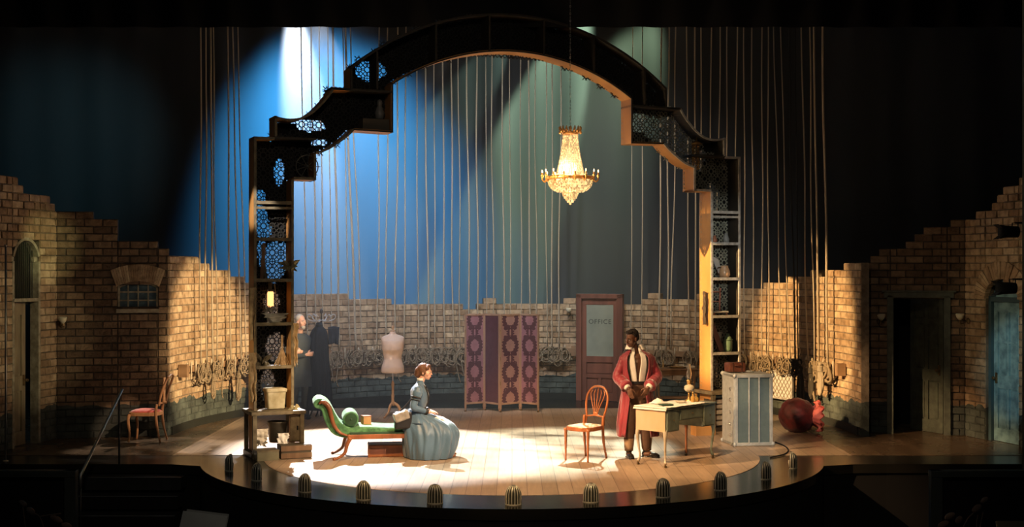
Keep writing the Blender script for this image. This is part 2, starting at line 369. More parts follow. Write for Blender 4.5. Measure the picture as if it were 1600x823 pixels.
for sx, nm in ((-1, 'left'), (1, 'right')):
    b = MB(); b.prism([(sx * 4.755, 4.9), (sx * 4.755, -1.2), (sx * 9.5, -1.2), (sx * 9.5, 4.9)], -.01, .005, 'z'); struct(b.build('floor_side_' + nm, M_side), 'glossy planks toned dark for the dim light at the ' + nm)
# black gloss rim of the thrust
b = MB(); n = 90
A0, A1 = R(-168), R(-12)
A0, A1 = math.atan2(EY - .0 - CTR.y, -1) , 0
def ringpt(i, r):
    a = R(-173) + (R(166)) * i / n; return (CTR.x + r * math.cos(a), CTR.y + r * math.sin(a))
vs = []
for i in range(n + 1):
    x0, y0 = ringpt(i, RT + .012); x1, y1 = ringpt(i, RO)
    vs += [(x0, y0, .003), (x1, y1, .003), (x1, y1, -.01), (x0, y0, -.01)]
b.add(vs, [(i * 4 + k, i * 4 + (k + 1) % 4, i * 4 + 4 + (k + 1) % 4, i * 4 + 4 + k) for i in range(n) for k in range(4)])
struct(b.build('floor_rim', M_rim), 'black gloss rim around the turntable')
# stage front fascia
b = MB(); path = pts[2:]
for p, q in zip(path, path[1:]):
    b.add([(p[0], p[1] + .03, -.12), (q[0], q[1] + .03, -.12), (q[0], q[1] + .03, -1.15), (p[0], p[1] + .03, -1.15)], [(0, 1, 2, 3)])
struct(b.build('trim_stage_front', M_black, solid=.02))
b = MB(); b.box((0, -9, -1.2), (28, 16, .1)); struct(b.build('floor_auditorium', M_black))
# --- brick walls
P_pl = Path([(-7.40, -1.5), (-7.26, -.67), (-6.98, .52)])
P_ld = Path([(-6.98, .52), (-5.36, .9)])
P_cu = Path([(.045 + 5.405 * math.cos(t), 1 + 5.75 * math.sin(t)) for t in [R(181 - 182 * i / 120) for i in range(121)]])
P_rd = Path([(5.45, 1.38), (7.08, .9)])
P_pr = Path([(7.08, .9), (7.41, -.34), (7.75, -1.6)])
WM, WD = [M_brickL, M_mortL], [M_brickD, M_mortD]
u0d, u1d = P_pl.upx(19), P_pl.upx(62)
zspring = 2.72
brick_wall('wall_left', P_pl, topfn(P_pl, [(-60, 262), (13, 273), (31, 284), (38, 294), (54, 300), (58, 306), (70, 302), (74, 312), (84, 322), (89, 330)]),
           [(u0d, u1d, -1, zspring, .35)], WM, label='tall broken brick pier at the left with an arched doorway')
uw0, uw1 = P_ld.upx(184), P_ld.upx(247)
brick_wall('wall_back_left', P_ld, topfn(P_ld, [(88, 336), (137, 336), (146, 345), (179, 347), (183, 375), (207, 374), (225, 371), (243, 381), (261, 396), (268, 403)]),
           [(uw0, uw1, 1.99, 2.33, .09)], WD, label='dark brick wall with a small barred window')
ud0, ud1 = P_cu.upx(907), P_cu.upx(971)
brick_wall('wall_back', P_cu, topfn(P_cu, [(262, 404), (283, 404), (290, 408), (300, 403), (320, 413), (345, 425), (360, 424), (380, 430), (395, 446), (460, 457), (474, 463), (500, 462), (520, 460), (537, 463), (540, 470), (605, 468), (615, 475), (630, 478), (655, 478), (665, 473), (672, 480), (700, 476), (716, 478), (719, 487), (740, 487), (752, 478), (760, 468), (770, 464), (782, 466), (790, 475), (812, 478), (880, 477), (885, 470), (893, 464), (905, 463), (975, 468), (990, 477), (1004, 468), (1007, 457), (1030, 457), (1033, 465), (1080, 466), (1085, 459), (1120, 458), (1158, 455), (1180, 451), (1200, 447), (1207, 440), (1228, 440), (1233, 432), (1253, 429), (1258, 433), (1285, 426), (1300, 419), (1316, 418), (1317, 411), (1334, 409)]),
           [(ud0, ud1, -1, 9, 0)], WM, label='curved broken brick wall around the back of the stage')
ur0, ur1 = P_rd.upx(1391), P_rd.upx(1480)
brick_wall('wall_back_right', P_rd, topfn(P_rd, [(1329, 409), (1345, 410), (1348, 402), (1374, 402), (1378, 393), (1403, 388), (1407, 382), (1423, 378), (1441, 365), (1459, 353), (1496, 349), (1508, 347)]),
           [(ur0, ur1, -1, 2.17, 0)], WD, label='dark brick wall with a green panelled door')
uq0, uq1 = P_pr.upx(1540), P_pr.upx(1592)
brick_wall('wall_right', P_pr, topfn(P_pr, [(1503, 338), (1518, 337), (1520, 329), (1530, 333), (1541, 327), (1556, 320), (1562, 307), (1568, 297), (1581, 291), (1640, 270)]),
           [(uq0, uq1, -1, 2.16, .3)], WM, label='tall broken brick pier at the right with an arched doorway')
skirting('baseboard_back', P_cu, 0.1, ud0 - .02); skirting('baseboard_back_right', P_cu, ud1 + .02, P_cu.T - .1)
# --- voussoir arches of thin bricks
def voussoirs(name, path, uc, half, z0, rise, depth, n, m, full=False):
    b = MB(); rnd = random.Random(n)
    def pt(k, r):
        if full:
            a = PI - PI * k; return uc + (half + r) * math.cos(a), z0 + (rise + r) * math.sin(a)
        t = 2 * k - 1; return uc + (half + r * .35) * t, z0 + (rise) * (1 - t * t) + r
    for i in range(n):
        k0, k1 = (i + .06) / n, (i + .94) / n; d = .02 + rnd.uniform(0, .012)
        q = [pt(k0, 0), pt(k1, 0), pt(k1, depth), pt(k0, depth)]
        b.add([path.off(u, -.06, z) for u, z in q] + [path.off(u, d, z) for u, z in q], [(3, 2, 1, 0), (4, 5, 6, 7), (0, 1, 5, 4), (1, 2, 6, 5), (2, 3, 7, 6), (3, 0, 4, 7)])
    return struct(b.build(name, m))
voussoirs('trim_window_arch', P_ld, (uw0 + uw1) / 2, (uw1 - uw0) / 2 + .02, 2.33, .09, .26, 22, M_brickL)
voussoirs('trim_door_arch', P_pr, (uq0 + uq1) / 2, (uq1 - uq0) / 2, 2.16, .3, .26, 26, M_brickL, True)
# --- window in the dark wall
M_pane = mat('dusty_blue_glass', (.12, .19, .22), .25, 0, (.05, .08, .1), 9, .1, emit=(.15, .3, .36), es=.0)
def winfn():
    b = MB(); q = P_ld; d0 = -.08
    W = uw1 - uw0; bb = lambda u0, u1, z0, z1, d=.05: b.add([q.off(u, dd, z) for dd in (d0, d0 + d) for u, z in ((u0, z0), (u1, z0), (u1, z1), (u0, z1))], [(3, 2, 1, 0), (4, 5, 6, 7), (0, 1, 5, 4), (1, 2, 6, 5), (2, 3, 7, 6), (3, 0, 4, 7)])
    bb(uw0 - .02, uw1 + .02, 1.93, 1.99, .13)
    bb(uw0, uw0 + .03, 1.99, 2.36); bb(uw1 - .03, uw1, 1.99, 2.36)
    for k in range(1, 4): bb(uw0 + W * k / 4 - .01, uw0 + W * k / 4 + .01, 1.99, 2.41, .035)
    for z in (2.0, 2.12, 2.25): bb(uw0, uw1, z - .01, z + .012, .035)
    b2 = b; n = 10
    for k in range(n):
        f = lambda t: 2.33 + .09 * (1 - (2 * t - 1) ** 2); t0, t1 = k / n, (k + 1) / n
        b.add([q.off(uw0 + W * t, dd, f(t) + e) for dd in (d0, d0 + .05) for t, e in ((t0, -.03), (t1, -.03), (t1, .0), (t0, .0))], [(3, 2, 1, 0), (4, 5, 6, 7), (0, 1, 5, 4), (1, 2, 6, 5), (2, 3, 7, 6), (3, 0, 4, 7)])
    fr = b.build('window_1', M_creamtrim); struct(fr, 'small arched window with twelve dusty blue panes')
    g = MB(); g.add([q.off(uw0, d0 + .01, 1.98), q.off(uw1, d0 + .01, 1.98), q.off(uw1, d0 + .01, 2.42), q.off(uw0, d0 + .01, 2.42)], [(0, 1, 2, 3)])
    g.build('window_pane', M_pane, fr, solid=.006)
winfn()
# --- panelled door leaf in local coords: x 0..w, front face at y=0 towards -y, z 0..h
def leaf(parent, w, h, m, panels, t=.045, st=.1, name='door_leaf', glass=None, gm=None):
    b = MB(); b.box((w / 2, t / 2 + .012, h / 2), (w - .01, t - .024, h - .01))
    xs = sorted({0, w}); 
    b2 = []
    cells = panels
    # stiles and rails: fill everything except panels with a raised layer
    gx = sorted({0, w} | {c[0] for c in cells} | {c[1] for c in cells}); gz = sorted({0, h} | {c[2] for c in cells} | {c[3] for c in cells})
    for x0, x1 in zip(gx, gx[1:]):
        for z0, z1 in zip(gz, gz[1:]):
            cx, cz = (x0 + x1) / 2, (z0 + z1) / 2
            if not any(c[0] < cx < c[1] and c[2] < cz < c[3] for c in cells):
                b.box((cx, t / 2, cz), (x1 - x0, t, z1 - z0))
    for c in cells:
        if glass and c in glass: continue
        b.box(((c[0] + c[1]) / 2, t / 2 + .004, (c[2] + c[3]) / 2), (c[1] - c[0] - .05, t - .012, c[3] - c[2] - .05))
    o = b.build(name, m, parent)
    if glass:
        for c in glass:
            g = MB(); g.box(((c[0] + c[1]) / 2, t / 2 - .004, (c[2] + c[3]) / 2), (c[1] - c[0], t - .02, c[3] - c[2])); g.build('door_glass', gm, o)
    return o
def handle(parent, x, z, m, ylo=0):
    b = MB(); b.box((x, -.006, z), (.045, .012, .16)); Rr = Matrix.Rotation(R(90), 3, 'X')
    b.lathe([(.008, 0), (.008, .03), (.024, .035), (.028, .05), (.02, .064), (.001, .066)], 12, (x, -.01, z), Rr, cap=False)
    return b.build('door_handle', m, parent, smooth=False)
# left pier doorway: arched grille transom over a door standing ajar
dl = bpy.data.objects.new('door_1', None); COL.objects.link(dl); struct(dl, 'worn narrow door standing ajar under an arched grille')
pa, pb = P_pl.off(u0d, -.06, 0), P_pl.off(u1d, -.06, 0); W = (pb - pa).length
dl.location = pa; dl.rotation_euler.z = math.atan2(pb.y - pa.y, pb.x - pa.x)
b = MB(); b.box((.02, 0, 1.36), (.05, .14, 2.72)); b.box((W - .02, 0, 1.36), (.05, .14, 2.72)); b.box((W / 2, 0, 2.15), (W, .14, .05))
for i in range(14):
    a, c = PI * i / 14, PI * (i + 1) / 14
    b.beam((W / 2 - (W / 2 - .02) * math.cos(a), 0, 2.72 + .33 * math.sin(a)), (W / 2 - (W / 2 - .02) * math.cos(c), 0, 2.72 + .33 * math.sin(c)), .14, .045)
b.build('door_frame', M_creamtrim, dl)
b = MB()
for i in range(11):
    x = .06 + (W - .12) * (i + .5) / 11; hz = 2.72 + .33 * math.sqrt(max(0, 1 - ((x - W / 2) / (W / 2)) ** 2)); b.tube([(x, .01, 2.17), (x, .01, hz)], .009, 6)
b.build('door_grille', mat('dark_iron', (.06, .06, .045), .5, .4), dl)
b = MB(); b.box((W / 2, .1, 2.55), (W, .02, .95)); b.build('door_transom_board', mat('dark_green_board', (.03, .035, .02), .8), dl)
lf = leaf(dl, .68 * W, 2.1, M_voidwood, [(.1, .68 * W - .1, .2, .8), (.1, .68 * W - .1, 1.02, 1.92)]); lf.location = (.04, .03, .01); lf.rotation_euler.z = R(4)
handle(lf, .68 * W - .05, .95, M_bronze)
b = MB(); b.box((W / 2, .45, 1.3), (W + .5, .02, 2.9)); b.build('door_backing', M_black, dl)
# right dark wall door
dr = bpy.data.objects.new('door_2', None); COL.objects.link(dr); struct(dr, 'dark green six panel door standing half open')
pa, pb = P_rd.off(ur0, -.03, 0), P_rd.off(ur1, -.03, 0); W = (pb - pa).length
dr.location = pa; dr.rotation_euler.z = math.atan2(pb.y - pa.y, pb.x - pa.x)
b = MB(); b.box((.0, 0, 1.1), (.1, .16, 2.2)); b.box((W, 0, 1.1), (.1, .16, 2.2)); b.box((W / 2, 0, 2.2), (W + .2, .16, .09)); b.box((W / 2, 0, 2.255), (W + .26, .2, .03))
b.build('door_frame', M_greenpaint, dr, bevel=.006)
lw = W * .88
lf = leaf(dr, lw, 2.12, M_greenpaint, [(.1, lw / 2 - .04, .2, .82), (lw / 2 + .04, lw - .1, .2, .82), (.1, lw / 2 - .04, 1.0, 1.72), (lw / 2 + .04, lw - .1, 1.0, 1.72), (.1, lw / 2 - .04, 1.8, 2.02), (lw / 2 + .04, lw - .1, 1.8, 2.02)])
lf.location = (W - .06 - lw * math.cos(R(50)), .05 + lw * math.sin(R(50)), .01); lf.rotation_euler.z = R(-50); handle(lf, lw - .08, 1.0, M_bronze)
b = MB(); b.box((W / 2, 1.3, 1.2), (W + 1.4, .02, 2.5)); b.build('door_backing', M_black, dr)
# right pier blue door
db = bpy.data.objects.new('door_3', None); COL.objects.link(db); struct(db, 'weathered pale blue door with four panels under a brick arch')
pa, pb = P_pr.off(uq0, -.1, 0), P_pr.off(uq1, -.1, 0); W = (pb - pa).length
db.location = pa; db.rotation_euler.z = math.atan2(pb.y - pa.y, pb.x - pa.x)
b = MB(); b.box((.03, 0, 1.1), (.07, .1, 2.2)); b.box((W - .03, 0, 1.1), (.07, .1, 2.2)); b.box((W / 2, 0, 2.15), (W, .1, .07)); b.build('door_frame', mat('dark_blue_paint', (.05, .1, .12), .6), db)
b = MB(); b.prism([(W / 2 - W / 2 * math.cos(PI * i / 16), 2.16 + .3 * math.sin(PI * i / 16)) for i in range(17)], .03, .06); b.build('door_transom', M_bluepaint, db)
lf = leaf(db, W - .12, 2.1, M_bluepaint, [(.1, (W - .12) / 2 - .03, .2, .8), ((W - .12) / 2 + .03, W - .22, .2, .8), (.1, (W - .12) / 2 - .03, 1.0, 1.95), ((W - .12) / 2 + .03, W - .22, 1.0, 1.95)])
lf.location = (.06, .0, .01); b = MB(); b.box(((W - .12) / 2, -.004, 1.5), (W - .3, .012, .03)); b.build('glazing_bar', M_bluepaint, lf)
handle(lf, .07, .95, M_bronze)
# office door in the back wall
do = bpy.data.objects.new('door_4', None); COL.objects.link(do); struct(do, 'red brown office door with a frosted glass pane')
pa, pb = P_cu.off(ud0, .02, 0), P_cu.off(ud1, .02, 0); W = (pb - pa).length
do.location = (pa + pb) / 2 + V((-.46 * math.cos(0), 0, 0)); W = .92
do.rotation_euler.z = math.atan2(pb.y - pa.y, pb.x - pa.x)
b = MB(); b.box((.04, 0, 1.06), (.11, .14, 2.12)); b.box((W - .04, 0, 1.06), (.11, .14, 2.12)); b.box((W / 2, 0, 2.08), (W + .03, .14, .09)); b.build('door_frame', M_redwood, do, bevel=.005)
M_frost = mat('frosted_glass', (.27, .30, .24), .45, 0, (.2, .23, .19), 3)
lw = W - .17
lf = leaf(do, lw, 2.02, M_redwood, [(.1, lw - .1, .88, 1.9), (.1, lw / 2 - .03, .15, .45), (lw / 2 + .03, lw - .1, .15, .45), (.1, lw - .1, .52, .76)], glass=[(.1, lw - .1, .88, 1.9)], gm=M_frost)
lf.location = (.085, -.01, .01)
fc = bpy.data.curves.new('office_lettering', 'FONT'); fc.body = 'OFFICE'; fc.size = .13; fc.extrude = .0015; fc.align_x = 'CENTER'; fc.align_y = 'CENTER'; fc.space_character = 1.15
fo = bpy.data.objects.new('office_lettering', fc); COL.objects.link(fo); fo.parent = [c for c in lf.children if c.name.startswith('door_glass')][0]; fo.location = (lw / 2, .0065, 1.56); fo.rotation_euler = (R(90), 0, 0)
fc.materials.append(mat('dark_lettering', (.04, .05, .04), .6))
# --- backdrop, border and masking
def curt(u, v):
    x = -15 + 30 * u; y = 9.6 + .05 * math.sin(x * 3.1) + .03 * math.sin(x * 7.3 + 1) - .012 * x * x; return (x, y, -.1 + 10.1 * v)
b = MB(); b.grid(curt, 181, 12); struct(b.build('wall_backdrop', M_cyc, smooth=True), 'tall grey backdrop cloth behind the brick ruin')
def bord(u, v):
    x = -13 + 26 * u; return (x, .5 + .04 * math.sin(x * 9), 6.31 + 2.6 * v)
b = MB(); b.grid(bord, 301, 3); struct(b.build('trim_border', M_black, smooth=True), 'black cloth border hanging across the top')
for sx, nm in ((-1, 'left'), (1, 'right')):
    b = MB(); b.grid(lambda u, v: (sx * (8.6 + 2.2 * u), 1.6 + 1 * u + .05 * math.sin(u * 40), -.05 + 9 * v), 60, 3); struct(b.build('wall_masking_' + nm, M_black, smooth=True))
M_pros = mat('grey_green_paint', (.045, .055, .042), .8, 0, (.035, .043, .033), 2)
b = MB(); b.box((8.2, -2.35, 3.5), (3.0, .12, 9.4)); b.slot = 0
for z in (1.0, 2.15, 3.7): b.box((8.2, -2.42, z), (3.0, .012, .012))
struct(b.build('wall_proscenium_right', M_pros), 'grey green proscenium edge at the right')
b = MB(); b.box((-8.35, -2.35, 3.5), (3.0, .12, 9.4)); struct(b.build('wall_proscenium_left', M_black))
b = MB(); b.box((0, -2.4, 8.2), (19.5, .12, 1.6)); struct(b.build('trim_proscenium_head', M_black))
# ================================================================ THE ARCH
TH = R(23.5)
arch = thing('proscenium_arch', 'dark broken toy-theatre style arch with shelved columns and fretwork, spanning the turntable', 'arch', (.08, .2, 0), TH)
M_skin = mat('dark_stained_ply', (.035, .028, .02), .6, 0, (.015, .013, .01), 5, .15)
M_ochre = mat('ochre_varnished_ply', (.52, .27, .085), .45, 0, (.36, .17, .05), 2.5, .1, stretch=(1, 1, .5))
M_trimW = mat('pale_worn_edging', (.50, .48, .44), .5, 0, (.25, .23, .2), 14, .2)
M_trimD = mat('shade_browned_edging', (.20, .165, .10), .6, 0, (.08, .065, .04), 9, .3)  # pale edging with the left column's shade mixed into its colour
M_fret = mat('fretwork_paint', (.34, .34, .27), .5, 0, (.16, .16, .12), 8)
M_fretD = mat('shaded_fretwork_paint', (.022, .022, .018), .5, 0, (.012, .012, .01), 8)  # fretwork paint darkened to put the left and top in shade
M_line = mat('black_torn_lining', (.006, .006, .007), .95)
DT = .35
def arcpts(r, top, x0, x1, n):
    return [(x, top - r + math.sqrt(r * r - x * x)) for x in [x0 + (x1 - x0) * i / n for i in range(n + 1)]]
O_col = [(3.98, 0), (3.98, 4.44), (3.69, 4.44), (3.69, 4.74)]
O_cur = [tuple(p)[:2] for p in rib([(3.69, 4.74, 0), (3.52, 4.71, 0), (3.34, 4.73, 0), (3.17, 4.82, 0), (3.03, 4.95, 0), (2.92, 5.08, 0), (2.86, 5.18, 0)], 24)]
O_st = [(2.6, 5.18), (2.6, 5.48)]
O_arc = arcpts(3.97, 6.45, 2.6, 0, 20)
I_col = [(3.42, 0), (3.42, 3.86), (3.1, 3.86), (3.1, 4.23)]
I_cur = [tuple(p)[:2] for p in rib([(3.1, 4.23, 0), (2.93, 4.29, 0), (2.76, 4.40, 0), (2.62, 4.51, 0), (2.54, 4.59, 0)], 16)]
I_st = [(1.96, 4.58), (1.96, 5.28)]
I_arc = arcpts(3.5, 5.88, 1.96, 0, 16)
def strip(pts, t0, t1, th, sgn, mirror, b, inward):
    # board following pts (s,z), spanning depth t0..t1, thickness th laid towards 'inward'
    for p, q in zip(pts, pts[1:]):
        d = V((q[0] - p[0], q[1] - p[1])); L = d.length
        if L < 1e-5: continue
        d /= L; nrm = V((d.y, -d.x)) * inward * th
        e = d * (th * .5 if L > .2 else .002)
        P = [V(p) - e * 0, V(q) + e * 0, V(q) + nrm, V(p) + nrm]
        if L > .2: P = [P[0], P[1], P[2], P[3]]
        vs = [(sgn * a.x, t, a.y) for t in (t0, t1) for a in P]
        b.add(vs, [(3, 2, 1, 0), (4, 5, 6, 7), (0, 1, 5, 4), (1, 2, 6, 5), (2, 3, 7, 6), (3, 0, 4, 7)])
for sgn, side in ((-1, 'left'), (1, 'right')):
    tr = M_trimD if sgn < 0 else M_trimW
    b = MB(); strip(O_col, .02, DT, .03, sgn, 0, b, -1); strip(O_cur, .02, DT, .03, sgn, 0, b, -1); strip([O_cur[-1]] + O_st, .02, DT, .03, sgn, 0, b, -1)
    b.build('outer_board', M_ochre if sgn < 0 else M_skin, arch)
    b = MB(); strip(O_arc, .02, DT, .03, sgn, 0, b, -1); b.build('arch_top_board', M_skin, arch)
    b = MB(); strip(I_col, .02, DT, .03, sgn, 0, b, 1); strip(I_cur, .02, DT, .03, sgn, 0, b, 1); strip([I_cur[-1]] + I_st, .02, DT, .03, sgn, 0, b, 1)
    b.build('inner_board', M_ochre, arch)
    b = MB(); strip(I_arc, .02, DT, .03, sgn, 0, b, 1); b.build('arch_soffit', M_ochre, arch)
    b = MB(); strip(O_col, 0, .022, .035, sgn, 0, b, -1); strip(O_cur, 0, .022, .03, sgn, 0, b, -1); plab(b.build('edge_moulding', tr, arch), 'worn outer edging browned to look shaded' if sgn < 0 else 'pale worn outer edging')
    b = MB(); strip(I_col, 0, .022, .035, sgn, 0, b, 1); strip(I_cur, 0, .022, .03, sgn, 0, b, 1)
    plab(b.build('edge_moulding', tr, arch), 'worn front edging browned to look shaded' if sgn < 0 else 'pale worn front edging')
    b = MB(); strip([O_cur[-1]] + O_st + O_arc, 0, .022, .03, sgn, 0, b, -1); b.build('arch_edging', M_skin, arch)
    b = MB(); strip([I_cur[-1]] + I_st + I_arc, 0, .022, .018, sgn, 0, b, 1)
    b.build('arch_edging', M_skin, arch)
    for z in (3.53, 3.02, 2.45, 1.84, 1.24, .62):
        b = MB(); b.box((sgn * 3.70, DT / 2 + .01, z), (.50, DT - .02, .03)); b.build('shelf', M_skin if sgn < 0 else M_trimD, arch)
        b = MB(); b.box((sgn * 3.70, .008, z), (.50, .02, .045)); 
        if z == 3.53: b.box((sgn * 3.70, .008, z - .075), (.50, .02, .035))
        b.build('shelf_edge', tr, arch)
    for x0, x1, z in ((1.96, 2.88, 5.17), (3.1, 3.69, 4.44)):
        b = MB(); b.box((sgn * (x0 + x1) / 2, DT / 2, z), (x1 - x0, DT, .03)); b.build('shelf', M_skin, arch)
    for x0, z0, z1 in ((1.3, 5.66, 6.2), (.45, 5.87, 6.4), (2.2, 5.2, 5.74)):
        b = MB(); b.box((sgn * x0, DT / 2, (z0 + z1) / 2), (.03, DT, z1 - z0)); b.build('divider', M_skin, arch)
# base plinths of the columns: shelf-table with legs and cupboard
for sgn in (-1, 1):
    b = MB(); b.box((sgn * 3.68, .1, .62), (.76, .62, .05)); b.build('base_top', M_trimD, arch, bevel=.008)
    for sx in (-.33, .33):
        for sy in (-.17, .37):
            b = MB(); b.box((sgn * 3.68 + sx, sy, .3), (.055, .055, .6)); b.build('base_leg', M_trimD, arch)
    b = MB(); b.box((sgn * 3.68, .1, .04), (.74, .58, .06)); b.build('base_shelf', M_skin, arch)
# fretwork
half = O_col + O_cur[1:] + O_st + O_arc[1:]; inn = I_col + I_cur[1:] + I_st + I_arc[1:]
def inside(x, z):
    x = abs(x)
    poly = half + [(0, 5.88)] + inn[::-1]
    c = False; n = len(poly); j = n - 1
    for i in range(n):
        xi, zi = poly[i]; xj, zj = poly[j]
        if (zi > z) != (zj > z) and x < (xj - xi) * (z - zi) / (zj - zi) + xi: c = not c
        j = i
    return c
def fret(b, x0, x1, z0, z1, c=.125, t=.30):
    w = .013
    nx = int((x1 - x0) / c) + 1; nz = int((z1 - z0) / c) + 1
    for i in range(nx):
        for k in range(nz):
            x, z = x0 + (i + .5) * c, z0 + (k + .5) * c
            if not (inside(x, z)): continue
            o = [(x + c * .34 * math.cos(a), z + c * .34 * math.sin(a)) for a in [PI / 8 + q * PI / 4 for q in range(8)]]
            for q in range(8):
                p, r = o[q], o[(q + 1) % 8]
                b.beam((p[0], t, p[1]), (r[0], t, r[1]), w, w, (0, 1, 0))
            for q in range(4):
                a = q * PI / 2
                for da in (-.28, .28):
                    b.beam((x + c * .33 * math.cos(a + da), t, z + c * .33 * math.sin(a + da)), (x + c * .56 * math.cos(a + da * .45), t, z + c * .56 * math.sin(a + da * .45)), w * .8, w, (0, 1, 0))
                a += PI / 4
                b.beam((x + c * .34 * math.cos(a), t, z + c * .34 * math.sin(a)), (x + c * .707 * math.cos(a), t, z + c * .707 * math.sin(a)), w * .8, w, (0, 1, 0))
                if i % 2 == k % 2: b.beam((x, t, z), (x + c * .33 * math.cos(q * PI / 2), t, z + c * .33 * math.sin(q * PI / 2)), w * .7, w * .8, (0, 1, 0))
for x0, x1, z0, z1 in ((-3.97, -3.42, .65, 4.44), (3.42, 3.97, .65, 4.44), (-3.42, -1.96, 3.86, 5.2), (1.96, 3.42, 3.86, 5.2), (-2.7, 0, 5.2, 6.5), (0, 2.7, 5.2, 6.5)):
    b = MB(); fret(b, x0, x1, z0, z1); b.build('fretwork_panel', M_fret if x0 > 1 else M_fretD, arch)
# torn black lining behind the fretwork (holes as in the photograph)
holesL = [(-3.87, 3.63, .13, .10), (-3.86, 3.30, .15, .22), (-3.78, 3.15, .12, .13), (-3.62, 2.70, .15, .28), (-3.80, 2.85, .06, .22), (-3.50, 2.78, .10, .22), (-3.55, 3.98, .075, .19), (-3.1, 4.66, .22, .085), (-3.32, 4.72, .16, .03), (-2.98, 4.42, .12, .05),
          (-2.2, 5.50, .24, .15), (-3.66, 2.12, .11, .2), (-3.6, 1.5, .14, .22), (-3.72, .98, .10, .24)]
holesR = [(3.6, 3.74, .17, .26), (3.53, 3.28, .13, .24), (3.5, 2.68, .12, .2), (3.56, 2.26, .17, .11), (3.55, 2.02, .06, .2), (2.75, 4.85, .40, .22), (3.0, 4.6, .28, .22), (3.3, 4.4, .2, .2), (2.25, 4.95, .25, .16), (3.55, 1.65, .12, .14), (3.62, .95, .14, .22)]
for sgn, holes in ((-1, holesL), (1, holesR)):
    b = MB(); c = .03
    for i in range(int(4.0 / c)):
        for k in range(int(6.45 / c)):
            x, z = sgn * (i + .5) * c, (k + .5) * c
            if z < .64 or not all(inside(x + dx_, z + dz_) for dx_ in (-.022, .022) for dz_ in (-.022, .022)): continue
            nn = MN.noise(V((x * 9, z * 9, 3))) * .32 + MN.noise(V((x * 25, z * 25, 1))) * .15
            if any(((x - h[0]) / h[2]) ** 2 + ((z - h[1]) / h[3]) ** 2 < 1 + nn for h in holes): continue
            y = .325; b.add([(x - c / 2, y, z - c / 2), (x + c / 2, y, z - c / 2), (x + c / 2, y, z + c / 2), (x - c / 2, y, z + c / 2)], [(0, 1, 2, 3)])
    b.build('torn_lining', M_line, arch, solid=.006)
# ================================================================ ROPES
def ropemat(name, c1, c2, tw=34, ax=2):
    m = bpy.data.materials.new(name); m.use_nodes = True; nt = m.node_tree; n = nt.nodes; b = n['Principled BSDF']; L = nt.links
    b.inputs['Roughness'].default_value = .85
    tc = n.new('ShaderNodeTexCoord'); wv = n.new('ShaderNodeTexWave'); wv.wave_type = 'BANDS'; wv.bands_direction = 'DIAGONAL'; wv.inputs['Scale'].default_value = tw; wv.inputs['Distortion'].default_value = .6
    L.new(tc.outputs['Object'], wv.inputs['Vector'])
    rp = n.new('ShaderNodeValToRGB'); rp.color_ramp.elements[0].color = (*c2, 1); rp.color_ramp.elements[1].color = (*c1, 1); rp.color_ramp.elements[0].position = .15; rp.color_ramp.elements[1].position = .6
    L.new(wv.outputs[0], rp.inputs[0]); L.new(rp.outputs[0], b.inputs['Base Color'])
    bp = n.new('ShaderNodeBump'); bp.inputs['Strength'].default_value = .8; bp.inputs['Distance'].default_value = .01; L.new(wv.outputs[0], bp.inputs['Height']); L.new(bp.outputs[0], b.inputs['Normal'])
    return m
M_rope = ropemat('hemp_rope', (.62, .53, .39), (.26, .20, .13)); M_ropeK = ropemat('black_rope', (.035, .033, .03), (.01, .01, .01))
M_coil = ropemat('brown_coil_rope', (.42, .32, .2), (.15, .11, .065))
M_pin = mat('pale_wooden_pin', (.5, .42, .3), .5); M_rail = woodmat('pin_rail_timber', (.28, .17, .09), (.14, .08, .04), .6, 0)
RAILZ = .98
ropes = [ # px at the border, px at the wall, thick
 (314, 301, .016), (322, 311, .016), (329, 322, .02), (333, 328, .014), (356, 349, .018), (363, 368, .016), (371, 377, .014),
 (470, 475, .015), (486, 490, .018), (499, 501, .014), (512, 514, .013), (519.5, 526, .024), (536, 541, .014), (539, 553, .026), (547, 564, .016),
 (592, 585, .015), (606, 599, .016), (622, 613, .018), (634, 627, .016), (650.6, 650.7, .015), (663.7, 667, .02), (678, 678, .014), (691.7, 693, .018), (704.8, 707, .018), (716, 718, .014),
 (729, 733, .02), (744.7, 746, .02), (759, 760, .012), (768, 771, .015), (784, 788, .018), (796, 799, .014), (813, 816, .013), (825.6, 830, .018), (836, 840, .014), (853, 855, .014), (863, 864, .018), (877, 873, .018),
 (988.5, 988.7, .011), (1004, 1006.7, .013), (1033.5, 1034, .02), (1045, 1047.5, .018), (1056.4, 1053, .016), (1073, 1083.5, .015), (1085.7, 1094, .019), (1095.5, 1100, .016), (1112, 1112, .015), (1125, 1124, .014), (1136.6, 1136, .012), (1151.7, 1153, .015),
 (1162.6, 1171, .014), (1174.6, 1186, .014), (1191, 1199, .015), (1200, 1210, .015), (1209.5, 1231.5, .013), (1220, 1244, .013), (1232.4, 1253, .017), (1242.8, 1258, .013), (1252.8, 1273, .016), (1265, 1283, .015), (1272, 1291.6, .022), (1285.5, 1306, .025)]
names_side = lambda px: ('above the left wall' if px < 400 else 'left of the dress form' if px < 600 else 'above the seated woman' if px < 720 else 'behind the folding screen' if px < 850 else 'beside the office door' if px < 1020 else 'behind the desk' if px < 1158 else 'above the right wall')
ordn = ['first', 'second', 'third', 'fourth', 'fifth', 'sixth', 'seventh', 'eighth', 'ninth', 'tenth', 'eleventh', 'twelfth', 'thirteenth', 'fourteenth']
cnt = {}; rr = random.Random(3); rope_spots = []
